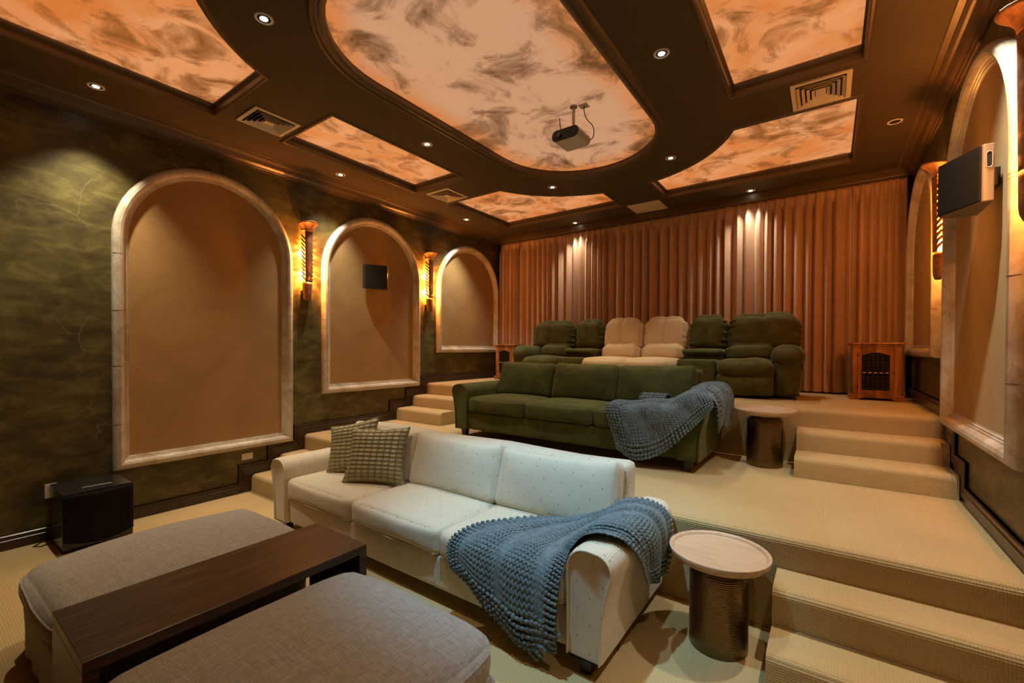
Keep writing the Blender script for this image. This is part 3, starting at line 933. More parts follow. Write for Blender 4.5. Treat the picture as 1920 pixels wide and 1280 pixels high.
sofa(-3.95, -0.86, 1.935, 2.90, 0.0, 'cream_fabric', 'cream sofa with small dark dots on the lower floor')
sofa(-3.67, -0.88, 3.95, 4.93, P1, 'green_velvet', 'dark green velvet sofa on the middle platform')

# ------------------------------------------------------------------ throw pillows
def scatter(c, w, h, t, rot, label, crook=0.0):
    r_ = MB()
    n = 22
    vs = []; uv = []; fs = []
    for side in (1, -1):
        for i in range(n + 1):
            for j in range(n + 1):
                a = math.sin(PI / 2 * (-1 + 2 * i / n)); b_ = math.sin(PI / 2 * (-1 + 2 * j / n))
                th = t / 2 * ((1 - a ** 4) * (1 - b_ ** 4)) ** 0.55
                x = a * w / 2 * (1 - 0.10 * (1 - b_ * b_) * abs(a)); z = b_ * h / 2 * (1 - 0.08 * (1 - a * a) * abs(b_))
                th *= 1 + 0.08 * noise.noise(Vector((a * 2, b_ * 2, side + crook)))
                z += crook * a * max(b_, 0)
                p = rot @ Vector((x, -side * th, z)) + Vector(c)
                vs.append(p); uv.append(((a + 1) / 2, (b_ + 1) / 2))
    m = (n + 1) ** 2
    for s_ in range(2):
        for i in range(n):
            for j in range(n):
                q = [s_ * m + i * (n + 1) + j, s_ * m + (i + 1) * (n + 1) + j, s_ * m + (i + 1) * (n + 1) + j + 1, s_ * m + i * (n + 1) + j + 1]
                fs.append(tuple(q if s_ == 0 else reversed(q)))
    r_.add(vs, fs)
    o = build('throw_pillow', r_, 'ribbed_satin', None, uvs=uv, angle=70)
    edge = []
    for (i0, j0, di, dj) in ((0, 0, 1, 0), (n, 0, 0, 1), (n, n, -1, 0), (0, n, 0, -1)):
        for k_ in range(n): edge.append(vs[(i0 + di * k_) * (n + 1) + j0 + dj * k_])
    edge.append(edge[0])
    build('piped_edge', MB().tube(edge, 0.005, 6), 'ribbed_satin', o)
    tag(o, label, 'pillow', 'ribbed olive-gold pillows on the cream sofa')
def rotm(yaw, pitch, roll=0.0):
    return (Matrix.Rotation(math.radians(yaw), 3, 'Z') @ Matrix.Rotation(math.radians(pitch), 3, 'X') @ Matrix.Rotation(math.radians(roll), 3, 'Y'))
scatter((-3.06, 2.33, 0.71), 0.50, 0.46, 0.15, rotm(33, -24, 1), 'lighter olive-gold ribbed pillow in front', 0.012)
scatter((-3.47, 2.38, 0.71), 0.46, 0.46, 0.14, rotm(26, -20, -5), 'darker ribbed pillow partly behind the front pillow', 0.035)

# ------------------------------------------------------------------ ottomans and the bridge table
def ottoman(x0, x1, y0, y1, label, seed):
    r = thing('ottoman', ((x0 + x1) / 2, (y0 + y1) / 2, 0), label, 'ottoman', 'grey linen ottomans either side of the dark table')
    H = 0.452
    def fnt(p, a, b, d):
        q = Vector((p.x * 2.2 + seed, p.y * 2.2, d))
        p.z += 0.016 * noise.noise(q) * (1 if d > 0 else 0.4) - 0.018 * (a * a * b * b) ** 2
        p.x *= 1 - 0.035 * abs(b) ** 5; p.y *= 1 - 0.035 * abs(a) ** 5
        p.x += 0.012 * noise.noise(Vector((seed, p.y * 3.5, 5))) * a
        p.y += 0.012 * noise.noise(Vector((p.x * 3.5, seed, 9))) * b
        return p
    mb = MB().rcube(((x0 + x1) / 2, (y0 + y1) / 2, H - 0.085), (x1 - x0, y1 - y0, 0.165), 0.080, (0.020, 0.020, 0.045), n=22, fn=fnt, exp=2.2)
    cu = build('cushion_top', mb, 'grey_linen', r)
    for dd in (0.45, -0.62):
        ring = []
        for (ax, ay, bx, by) in ((-1, -1, 1, -1), (1, -1, 1, 1), (1, 1, -1, 1), (-1, 1, -1, -1)):
            for k_ in range(24):
                u = -math.cos(PI * k_ / 24)
                ring.append(mb.pos(ax + (bx - ax) * (u + 1) / 2, ay + (by - ay) * (u + 1) / 2, dd))
        ring.append(ring[0])
        build('piping', MB().tube(ring, 0.0045, 6), 'grey_linen', cu)
    def fnsk(p, a, b, d):
        f = (1 - d) / 2
        ang = math.atan2(b, a)
        wv = 0.010 * f * math.sin(ang * 14 + seed) + 0.012 * f * noise.noise(Vector((a * 2, b * 2, seed)))
        p.x += a * wv; p.y += b * wv
        return p
    build('skirt', MB().rcube(((x0 + x1) / 2, (y0 + y1) / 2, 0.140), (x1 - x0 - 0.03, y1 - y0 - 0.03, 0.27), 0.03, n=20, fn=fnsk), 'grey_linen', r)
    return r
ottoman(-2.088, -1.06, 0.36, 1.43, 'nearest grey linen ottoman, right of the dark table', 1.3)
ottoman(-3.50, -2.615, 0.36, 1.51, 'farther grey linen ottoman, left of the dark table', 6.1)

t = thing('bridge_table', (-2.345, 0.945, 0), 'long dark oak table bridging between the two ottomans', 'coffee table')
tx0, tx1, ty0, ty1, tz, tt_ = -2.605, -2.092, 0.365, 1.525, 0.505, 0.045
build('tabletop', MB().box(tx0, tx1, ty0 + 0.0, ty1, tz - tt_, tz), 'dark_oak', t, smooth=False, bevel=0.0022)
for (a, b_) in ((ty0, ty0 + tt_), (ty1 - tt_, ty1)):
    build('end_panel', MB().box(tx0, tx1, a, b_, 0.0, tz - tt_ - 0.0012), 'dark_oak', t, smooth=False, bevel=0.0022)

# ------------------------------------------------------------------ drum side tables
def drum_table(x, y, z, label):
    r = thing('side_table', (x, y, z), label, 'side table', 'hammered drum side tables with wooden tray tops')
    dr = [(0.0, 0.0), (0.142, 0.0), (0.147, 0.006), (0.147, 0.40), (0.143, 0.420), (0.128, 0.440), (0.110, 0.448), (0.110, 0.470), (0.0, 0.470)]
    prof = []
    for p, q in zip(dr, dr[1:]):
        k_ = max(1, int((Vector(q) - Vector(p)).length / 0.05))
        prof += [(p[0] + (q[0] - p[0]) * i / k_, p[1] + (q[1] - p[1]) * i / k_) for i in range(k_)]
    prof.append(dr[-1])
    build('drum_base', MB().lathe(prof, (x, y, z), 64), 'hammered_bronze', r, angle=50)
    tp = [(0.0, 0.471), (0.212, 0.471), (0.234, 0.476), (0.248, 0.492), (0.254, 0.512), (0.252, 0.518), (0.242, 0.518), (0.234, 0.512), (0.230, 0.503), (0.221, 0.499), (0.0, 0.499)]
    build('tray_top', MB().lathe(tp, (x, y, z), 72), 'tray_wood', r, angle=40)
drum_table(-0.475, 2.60, 0.0, 'hammered bronze drum table beside the cream sofa arm')
drum_table(-0.47, 4.66, P1, 'hammered bronze drum table beside the green sofa, before the upper steps')

# ------------------------------------------------------------------ subwoofer
s = thing('subwoofer', (-4.98, 0.94, 0), 'black subwoofer cube on the floor by the left wall', 'speaker')
build('cabinet', MB().box(-5.238, -4.765, 0.725, 1.15, 0.03, 0.465), 'black_satin', s, smooth=False, bevel=0.004)
gp = [(-4.765, 0.742)] + [(-4.765 + 0.035 * math.sin(math.radians(a)), 0.742 + 0.396 * a / 180) for a in range(0, 181, 15)] + [(-4.765, 1.138)]
gm = MB().grid(lambda u, v: Vector((-4.765 + 0.004 + (0.012 + 0.022 * math.sin(PI * u)) * (1 - 0 * v), 0.727 + 0.421 * u, 0.095 - 0.040 * math.sin(PI * u) * (1 - v) + 0.366 * v)), 16, 10)
build('front_grille', gm, 'black_grille', s, solid=0.006)
build('control_strip', MB().box(-4.90, -4.88, 0.86, 1.04, 0.465, 0.468), 'silver', s, smooth=False)
for a, b_ in ((-5.2, 0.76), (-4.80, 0.76), (-5.2, 1.10), (-4.80, 1.10)):
    build('foot', MB().box(a - 0.02, a + 0.02, b_ - 0.015, b_ + 0.015, 0.0, 0.03), 'black_plastic', s, smooth=False)
build('power_cord', MB().tube([(-5.235, 0.78, 0.05), (-5.24, 0.73, 0.012), (-5.20, 0.66, 0.006), (-5.15, 0.62, 0.006), (-5.11, 0.66, 0.006), (-5.14, 0.72, 0.006), (-5.20, 0.745, 0.006)], 0.004, 6), 'cable', s)

# ------------------------------------------------------------------ wall outlets
def outlet(y, z, w, h, label):
    r = thing('wall_outlet', (XL, y, z), label, 'outlet', 'small beige wall plates')
    build('plate', MB().box(XL, XL + 0.007, y - w / 2, y + w / 2, z - h / 2, z + h / 2), 'plate_white', r, smooth=False, bevel=0.003)
    for k_ in (-0.25, 0.25):
        yy, zz = (y + w * k_, z) if w > h else (y, z + h * k_)
        build('socket', MB().box(XL + 0.007, XL + 0.009, yy - 0.014, yy + 0.014, zz - 0.012, zz + 0.012), 'vent_paint', r, smooth=False)
outlet(2.265, 0.395, 0.118, 0.072, 'beige outlet below the right foot of the tall arch')
outlet(0.735, 0.405, 0.072, 0.118, 'beige outlet just left of the subwoofer')

# ------------------------------------------------------------------ wall speakers
def wall_speaker(sgn, xw, y0, zb, zt, label):
    """wedge speaker; sgn=-1 on the right wall (faces -x)"""
    X = lambda d: xw + sgn * d
    r = thing('wall_speaker', (xw, y0 + 0.18, zb), label, 'speaker')
    foot = [(X(0.05), y0), (X(0.095), y0 + 0.0), (X(0.235), y0 + 0.275), (X(0.165), y0 + 0.335), (X(0.05), y0 + 0.335)]
    b = build('cabinet', MB().prism(foot, 'z', zb, zt), 'grey_satin' if sgn < 0 else 'black_satin', r, smooth=False, bevel=0.006)
    a, c = Vector((foot[1][0], foot[1][1], 0)), Vector((foot[2][0], foot[2][1], 0))
    nrm = Vector((sgn * (c - a).y, -sgn * (c - a).x, 0)).normalized()
    if nrm.x * sgn < 0: nrm = -nrm
    gq = [a + (c - a) * 0.02 + nrm * 0.001, a + (c - a) * 0.98 + nrm * 0.001, a + (c - a) * 0.97 + nrm * 0.011, a + (c - a) * 0.03 + nrm * 0.011]
    build('front_grille', MB().prism([(q.x, q.y) for q in gq], 'z', zb + 0.006, zt - 0.006), 'black_grille', r, smooth=False, bevel=0.003)
    build('wall_bracket', MB().box(*sorted((xw + sgn * 0.007, X(0.05))), y0 + 0.10, y0 + 0.24, (zb + zt) / 2 - 0.05, (zb + zt) / 2 + 0.05), 'black_plastic', r, smooth=False)
    return r, foot
simple('grey_satin', (0.20, 0.15, 0.10), 0.4)
wall_speaker(1, XL, 3.73, 2.43, 2.76, 'small black speaker on the middle arch of the left wall')
wall_speaker(-1, XR, 3.52, 2.43, 2.75, 'large dark speaker on the right wall, seen from its side')
rs = [o for o in COL.objects if o.get('label', '').startswith('large dark speaker')][0]
# oval port on the near edge face
yy = 3.52 - 0.0005
ring = [(XR - 0.072 + 0.012 * math.cos(a), yy - 0.004, 2.66 + (0.030 if math.sin(a) > 0 else -0.030) + 0.014 * math.sin(a)) for a in [i * PI / 12 for i in range(25)]]
build('port_rim', MB().tube(ring, 0.0022, 6), 'silver', rs)
build('port', MB().add([(q[0], yy - 0.001, q[2]) for q in ring[:-1]], [tuple(range(24))]), 'dark_void', rs, smooth=False)

# ------------------------------------------------------------------ projector
p_ = thing('projector', (-1.87, 3.50, 3.42), 'white and black projector hanging from the oval ceiling panel', 'projector')
px0, px1, pz0, pz1 = -2.0, -1.735, 3.415, 3.515
hp = (pz1 - pz0) / 2
capf = arc(px1 - hp, pz0 + hp, hp, -90, 90, 12) + arc(px0 + hp, pz0 + hp, hp, 90, 270, 12)
simple('projector_shell', (0.62, 0.56, 0.47), 0.4)
build('housing', MB().prism(capf, 'y', 3.375, 3.60), 'projector_shell', p_, angle=30)
hq = hp - 0.004
capi = arc(px1 - hp, pz0 + hp, hq, -90, 90, 12) + arc(px0 + hp, pz0 + hp, hq, 90, 270, 12)
fp = build('front_panel', MB().prism(capi, 'y', 3.369, 3.3749), 'black_plastic', p_, angle=30)
def disc_y(cx, cz, r_, y0, y1, n=20):
    return MB().prism(arc(cx, cz, r_, 0, 360 - 360 / n, n - 1), 'y', y0, y1)
build('lens_ring', disc_y(-1.925, 3.465, 0.026, 3.358, 3.369), 'black_satin', p_)
build('lens', disc_y(-1.925, 3.465, 0.018, 3.355, 3.358), 'lens_glass', p_)
build('sensor', disc_y(-1.972, 3.465, 0.009, 3.366, 3.369), 'lens_glass', p_)
build('mount_pole', MB().tube([(-1.885, 3.56, 3.515), (-1.885, 3.56, 3.775)], 0.013, 12), 'silver', p_)
build('mount_plate', MB().lathe([(0, 0), (0.035, 0), (0.035, 0.012), (0, 0.012)], (-1.885, 3.56, 3.776), 20), 'silver', p_)
build('port_panel', MB().box(-1.82, -1.78, 3.60, 3.604, 3.44, 3.49), 'black_plastic', p_, smooth=False)
def cord(pts, label):
    n = 8; out = []
    P = [Vector(q) for q in pts]
    for i in range(len(P) - 1):
        a, b_, c, d = P[max(i - 1, 0)], P[i], P[i + 1], P[min(i + 2, len(P) - 1)]
        for k_ in range(n):
            t = k_ / n
            out.append(0.5 * ((2 * b_) + (c - a) * t + (2 * a - 5 * b_ + 4 * c - d) * t * t + (3 * b_ - a - 3 * c + d) * t ** 3))
    out.append(P[-1])
    return MB().tube(out, 0.0042, 6)
o = build('power_cable', cord([(-1.80, 3.605, 3.785), (-1.80, 3.60, 3.74), (-1.775, 3.60, 3.66), (-1.72, 3.62, 3.58), (-1.73, 3.64, 3.50), (-1.78, 3.63, 3.475)], ''), 'cable')
tag(o, 'thicker black cable from the ceiling plate to the right of the projector', 'cable')
o = build('video_cable', cord([(-2.085, 3.66, 3.785), (-2.075, 3.65, 3.72), (-2.04, 3.62, 3.63), (-1.975, 3.57, 3.545), (-1.960, 3.56, 3.524)], ''), 'cable')
tag(o, 'thin cable from the ceiling to the left of the projector', 'cable')
o = build('cable_plate', MB().box(-1.845, -1.765, 3.565, 3.645, 3.782, 3.7895), 'plate_white', smooth=False, bevel=0.002); tag(o, 'square ceiling plate where the thicker projector cable enters', 'ceiling plate')

# ------------------------------------------------------------------ small cabinets with black lattice doors
def cabinet(x0, yf, label, wide=0.47):
    D, H, z0 = 0.36, 0.635, P2
    x1 = x0 + wide; yb = yf + D
    r = thing('side_cabinet', ((x0 + x1) / 2, yf + D / 2, z0), label, 'cabinet', 'small wooden cabinets with black lattice doors')
    b = MB(); i = 0.028
    b.box(x0 + i, x0 + i + 0.03, yf + 0.02, yb, z0 + 0.05, z0 + H - 0.04)
    b.box(x1 - i - 0.03, x1 - i, yf + 0.02, yb, z0 + 0.05, z0 + H - 0.04)
    b.box(x0 + i, x1 - i, yb - 0.02, yb, z0 + 0.05, z0 + H - 0.04)
    b.box(x0 + i, x1 - i, yf + 0.02, yb, z0 + 0.05, z0 + 0.07)
    build('carcass', b, 'sheesham', r, smooth=False)
    st = MB().box(x0 + i, x0 + i + 0.045, yf + 0.005, yf + 0.03, z0 + 0.05, z0 + H - 0.04).box(x1 - i - 0.057, x1 - i, yf + 0.005, yf + 0.03, z0 + 0.05, z0 + H - 0.04) \
        .box(x0 + i + 0.045, x1 - i - 0.057, yf + 0.005, yf + 0.03, z0 + H - 0.065, z0 + H - 0.04)
    build('face_frame', st, 'sheesham', r, smooth=False, bevel=0.003)
    tp = MB().box(x0 - 0.012, x1 + 0.012, yf - 0.022, yb + 0.01, z0 + H - 0.022, z0 + H)
    tp.box(x0 + 0.004, x1 - 0.004, yf - 0.008, yb + 0.004, z0 + H - 0.040, z0 + H - 0.022)
    build('top', tp, 'sheesham', r, smooth=False, bevel=0.007, seg=3)
    # plinth with bracket feet
    x_ = lambda f: x0 - 0.004 + (wide + 0.008) * f
    pl = [(x_(0), z0), (x_(0.16), z0), (x_(0.22), z0 + 0.018), (x_(0.34), z0 + 0.026), (x_(0.66), z0 + 0.026), (x_(0.78), z0 + 0.018), (x_(0.84), z0), (x_(1), z0), (x_(1), z0 + 0.062), (x_(0), z0 + 0.062)]
    build('plinth', MB().prism(pl, 'y', yf - 0.012, yf + 0.03).box(x_(0), x_(0) + 0.03, yf + 0.03, yb, z0, z0 + 0.05).box(x_(1) - 0.03, x_(1), yf + 0.03, yb, z0, z0 + 0.05), 'sheesham', r, smooth=False, bevel=0.003)
    # door with an arched top rail
    dx0, dx1, dz0, dz1 = x0 + i + 0.048, x1 - i - 0.060, z0 + 0.066, z0 + H - 0.068
    dw = 0.033
    d = MB().box(dx0, dx0 + dw, yf, yf + 0.022, dz0, dz1).box(dx1 - dw, dx1, yf, yf + 0.022, dz0, dz1).box(dx0 + dw, dx1 - dw, yf, yf + 0.022, dz0, dz0 + 0.045)
    ax0, ax1 = dx0 + dw, dx1 - dw
    top = [(ax0, dz1), (ax0, dz1 - 0.075)] + [(ax0 + (ax1 - ax0) * q / 12, dz1 - 0.075 + 0.035 * math.sin(PI * q / 12)) for q in range(1, 12)] + [(ax1, dz1 - 0.075), (ax1, dz1)]
    d.prism(top, 'y', yf, yf + 0.022)
    dr = build('door', d, 'sheesham', r, smooth=False, bevel=0.002)
    lat = MB(); R = 0.027
    nz = int((dz1 - dz0 - 0.06) / (R * 1.5)); nx_ = int((ax1 - ax0) / (R * 1.5)) + 1
    for a in range(nx_ + 1):
        for c in range(nz + 1):
            cx_, cz_ = ax0 + a * (ax1 - ax0) / nx_, dz0 + 0.045 + c * (dz1 - dz0 - 0.09) / nz
            ring = [(cx_ + R * math.cos(q * PI / 8), yf + 0.012, cz_ + R * math.sin(q * PI / 8)) for q in range(17)]
            ring = [(max(ax0 - 0.01, min(ax1 + 0.01, q[0])), q[1], max(dz0 + 0.02, min(dz1 - 0.04, q[2]))) for q in ring]
            lat.tube(ring, 0.0035, 5, cap=False)
    for a in range(6):
        xx = ax0 + (ax1 - ax0) * a / 5
        lat.tube([(xx, yf + 0.014, dz0 + 0.03), (xx, yf + 0.014, dz1 - 0.05)], 0.006, 6)
    build('lattice_grille', lat, 'black_plastic', dr)
    build('backing', MB().box(ax0, ax1, yf + 0.05, yf + 0.056, dz0, dz1), 'dark_void', r, smooth=False)
    zsh = (dz0 + dz1) / 2 - 0.012
    for a in range(5):
        xx = ax0 + (ax1 - ax0) * (a + 0.5) / 5
        build('slat_dowel', MB().tube([(xx - 0.013, yf + 0.003, zsh), (xx + 0.013, yf + 0.003, zsh)], 0.0065, 8), 'tray_wood', dr)
    for zz in (dz0 + 0.05, dz1 - 0.09):
        build('hinge', MB().box(dx0 - 0.008, dx0 + 0.003, yf - 0.004, yf + 0.003, zz, zz + 0.045), 'black_plastic', dr, smooth=False)
    build('latch', MB().box(dx1 - 0.012, dx1 + 0.012, yf - 0.005, yf, zsh - 0.004, zsh + 0.004), 'black_plastic', dr, smooth=False)
    return r
cabinet(0.195, 6.27, 'wooden cabinet with arched black lattice door in the right corner')
cabinet(-4.99, 6.40, 'wooden cabinet peeking out left of the recliner row', 0.46)

# ------------------------------------------------------------------ recliner row
def puff_back(mb, c, size, mirrored=False, seam=True, tilt=-0.16, wr=1.0, seed=0.0):
    def fn(p, a, b, d):
        if seam and b < 0:
            g = math.exp(-(p.x / 0.022) ** 2)
            p.y += 0.034 * g * (0.4 + 0.6 * max(0, 1 - abs(d)))
        # tucked pleats running in from both sides
        e = abs(a) ** 3
        p.y += wr * 0.014 * math.sin(d * 17 + 2.2 * math.sin(a * 2 + seed)) * e * (1 if b < 0 else 0.3)
        p.x += wr * 0.009 * math.sin(d * 21 + seed) * e * (1 if a > 0 else -1)
        p.z += 0.010 * noise.noise(Vector((p.x * 4 + seed, p.y * 4, seed)))
        if d > 0: p.x *= 1 - 0.06 * d ** 3; p.z -= 0.025 * abs(a) ** 4 * d
        if d > 0.6 and seam: p.z -= 0.014 * math.exp(-(p.x / 0.03) ** 2)
        return p
    return mb.rcube(c, size, min(size[0], size[1], size[2]) * 0.46, (0.012, 0.060, 0.022), n=24, fn=fn, mat=Matrix.Rotation(tilt, 4, 'X'), exp=2.2)
def arm_roll(mb, x0, x1, yf, yb, zt, seed):
    w = x1 - x0
    def fn(p, a, b, d):
        p.z += 0.012 * noise.noise(Vector((p.x * 5 + seed, p.y * 5, 1)))
        p.y += 0.006 * math.sin(a * 6 + seed) * (abs(b) ** 3)
        return p
    return mb.rcube(((x0 + x1) / 2, (yf + yb) / 2, zt - 0.13), (w + 0.05, yb - yf, 0.25), 0.118, (0.0, 0.02, 0.012), n=18, fn=fn)
ZR = P2
RYF, RYB = 5.62, 6.42
def recliner(x_out, x_in, label, side):
    """side=-1: arm on the left; console on the inner side"""
    r = thing('recliner', ((x_out + x_in) / 2, (RYF + RYB) / 2, ZR), label, 'recliner', 'green reclining seats with console')
    m = 'recliner_velvet'
    sg = 1 if x_in > x_out else -1
    X = lambda d: x_out + sg * d
    B = lambda a, b_: (min(X(a), X(b_)), max(X(a), X(b_)))
    AW = 0.27; SW = 0.56; CW = abs(x_in - x_out) - AW - SW
    # arm: padded panel flaring to a rolled top
    a0, a1 = B(0.0, AW)
    build('arm', arm_roll(MB(), a0, a1, RYF + 0.06, RYB - 0.05, ZR + 0.605, x_out), m, r)
    pr = []
    n = 12
    def pan(p, a, b, d):
        k_ = (d + 1) / 2
        p.x -= sg * 0.03 * math.sin(PI * k_) * (1 if a * sg < 0 else 0)
        p.y += 0.04 * (1 - k_) * (1 if b < 0 else -1)
        return p
    ap = build('side_panel', MB().rcube(((a0 + a1) / 2 + sg * 0.012, (RYF + RYB) / 2 + 0.05, ZR + 0.26), (AW - 0.05, RYB - RYF - 0.06, 0.47), 0.045, (0.012, 0.012, 0), n=14, fn=pan), m, r)
    lx = a0 if sg > 0 else a1
    hole = [(lx - sg * 0.0, RYF + 0.26 + 0.018 * math.cos(a), ZR + 0.36 + 0.042 * math.sin(a)) for a in [i * PI / 8 for i in range(17)]]
    hx = lx - sg * 0.001
    build('lever_recess', MB().prism([(q[1], q[2]) for q in hole[:-1]], 'x', *sorted((hx - sg * 0.006, hx + sg * 0.03))), 'black_plastic', r)
    # seat, footrest front, base
    s0, s1 = B(AW - 0.015, AW + SW)
    def fs_(p, a, b, d):
        p.z += 0.008 * math.sin(p.x * 16 + x_out) * (1 if d > 0 else 0) * 0.6 + 0.008 * noise.noise(Vector((p.x * 5, p.y * 4, x_out)))
        return p
    build('seat_cushion', MB().rcube(((s0 + s1) / 2, RYF + 0.26, ZR + 0.335), (s1 - s0, 0.62, 0.20), 0.085, (0.004, 0.02, 0.022), n=18, fn=fs_), m, r)
    build('footrest', MB().rcube(((s0 + s1) / 2, RYF + 0.035, ZR + 0.155), (s1 - s0, 0.14, 0.235), 0.045, (0.004, 0.028, 0.01), n=16, fn=fs_), m, r)
    build('seat_base', MB().rcube(((s0 + s1) / 2, (RYF + RYB) / 2 + 0.02, ZR + 0.16), (s1 - s0 - 0.01, RYB - RYF - 0.12, 0.26), 0.02, n=6), m, r)
    # backs: the wide back spans the arm as well
    b0, b1 = B(0.035, AW + SW - 0.01)
    build('lumbar_cushion', puff_back(MB(), ((s0 + s1) / 2, RYB - 0.22, ZR + 0.50), (s1 - s0 - 0.01, 0.22, 0.27), seam=False, wr=0.3, seed=x_out), m, r)
    build('headrest', puff_back(MB(), ((b0 + b1) / 2, RYB - 0.07, ZR + 0.755), (b1 - b0, 0.27, 0.50), seed=x_out), m, r)
    build('back_shell', MB().rcube(((b0 + b1) / 2, RYB + 0.02, ZR + 0.48), (b1 - b0 - 0.06, 0.12, 0.86), 0.03, n=6), m, r)
    # console
    c0, c1 = B(AW + SW, AW + SW + CW)
    build('console_back', puff_back(MB(), ((c0 + c1) / 2, RYB - 0.06, ZR + 0.755), (c1 - c0 - 0.01, 0.26, 0.50), seed=x_out + 3), m, r)
    build('console_base', MB().rcube(((c0 + c1) / 2, RYF + 0.20, ZR + 0.23), (c1 - c0 - 0.02, 0.40, 0.40), 0.03, (0, 0.008, 0.004), n=8), m, r)
    build('console_box', MB().rcube(((c0 + c1) / 2, RYB - 0.26, ZR + 0.26), (c1 - c0 - 0.02, 0.40, 0.46), 0.03, (0, 0.004, 0.0), n=8), m, r)
    build('console_lid', MB().rcube(((c0 + c1) / 2, RYB - 0.28, ZR + 0.520), (c1 - c0 + 0.01, 0.46, 0.075), 0.034, (0.002, 0.01, 0.012), n=10), m, r)
    for (xx, yy_) in ((X(0.06), RYF + 0.12), (X(0.06), RYB - 0.10), (X(AW + SW + CW - 0.05), RYF + 0.12), (X(AW + SW + CW - 0.05), RYB - 0.10)):
        build('leg', MB().box(xx - 0.02, xx + 0.02, yy_ - 0.02, yy_ + 0.02, ZR, ZR + 0.045), 'black_plastic', r, smooth=False)
    return r
recliner(-4.10, -2.80, 'dark green recliner and console at the left end of the top row', -1)
recliner(-0.24, -1.54, 'dark green recliner and console at the right end of the top row', 1)

def armless(x0, x1, label, dy=0.0):
    m = 'tan_cream_fabric'
    r = thing('armless_recliner', ((x0 + x1) / 2, (RYF + RYB) / 2, ZR), label, 'recliner', 'cream armless reclining seats')
    cx_ = (x0 + x1) / 2; w = x1 - x0
    build('headrest', puff_back(MB(), (cx_, RYB - 0.10, ZR + 0.76), (w - 0.005, 0.22, 0.49), wr=0.5, seed=x0), m, r)
    build('lumbar_cushion', puff_back(MB(), (cx_, RYB - 0.21, ZR + 0.505), (w - 0.01, 0.22, 0.29), seam=False, wr=0.2, seed=x0 + 1), m, r)
    build('back_shell', MB().rcube((cx_, RYB + 0.0, ZR + 0.48), (w - 0.06, 0.12, 0.84), 0.03, n=6), m, r)
    build('seat_cushion', MB().rcube((cx_, RYF + 0.20 + dy, ZR + 0.34), (w - 0.01, 0.72, 0.19), 0.075, (0.003, 0.02, 0.022), n=16), m, r)
    build('footrest', MB().rcube((cx_, RYF - 0.07 + dy, ZR + 0.155), (w - 0.015, 0.12, 0.235), 0.04, (0, 0.02, 0.01), n=10), m, r)
    build('seat_base', MB().rcube((cx_, (RYF + RYB) / 2, ZR + 0.15), (w - 0.02, RYB - RYF - 0.10, 0.24), 0.02, n=6), m, r)
    for sx in (-1, 1):
        for sy in (RYF + 0.10, RYB - 0.10):
            build('leg', MB().box(cx_ + sx * w * 0.38 - 0.02, cx_ + sx * w * 0.38 + 0.02, sy - 0.02, sy + 0.02, ZR, ZR + 0.045), 'black_plastic', r, smooth=False)
    return r
armless(-2.765, -2.18, 'cream armless reclining seat, left of the two in the top row', -0.02)
armless(-2.16, -1.575, 'cream armless reclining seat, right of the two in the top row', -0.04)

# ------------------------------------------------------------------ chunky knitted throws
def cr(p0, p1, p2, p3, t):
    return 0.5 * ((2 * p1) + (p2 - p0) * t + (2 * p0 - 5 * p1 + 4 * p2 - p3) * t * t + (3 * p1 - p0 - 3 * p2 + p3) * t ** 3)
def surf(G):
    R, C = len(G), len(G[0]); G = [[Vector(p) for p in row] for row in G]
    def ev(s, t):
        a = min(max(s, 0), 1) * (R - 1); i = min(int(a), R - 2); fa = a - i
        b_ = min(max(t, 0), 1) * (C - 1); j = min(int(b_), C - 2); fb = b_ - j
        rows = []
        for k_ in (i - 1, i, i + 1, i + 2):
            q = G[min(max(k_, 0), R - 1)]
            rows.append(cr(q[max(j - 1, 0)], q[j], q[j + 1], q[min(j + 2, C - 1)], fb))
        return cr(*rows, fa)
    return ev
LEAF = []
for i in range(6):
    a = PI * i / 5
    LEAF.append((-math.cos(a), max(0.12, math.sin(a) ** 0.8)))
def leaf(mb, c, d, nrm, L, w, seg=7):
    d = d.normalized(); s_ = d.cross(nrm).normalized(); u = s_.cross(d).normalized()
    vs = []; fs = []
    for (x, rr) in LEAF:
        for k_ in range(seg):
            an = 2 * PI * k_ / seg
            vs.append(c + d * (x * L) + s_ * (math.cos(an) * w * rr) + u * (math.sin(an) * w * rr * 0.85 + 0.25 * w * rr))
    for i in range(5):
        for k_ in range(seg):
            fs.append((i * seg + k_, i * seg + (k_ + 1) % seg, (i + 1) * seg + (k_ + 1) % seg, (i + 1) * seg + k_))
    fs.append(tuple(range(seg))); fs.append(tuple(5 * seg + k_ for k_ in range(seg)))
    mb.add(vs, fs)
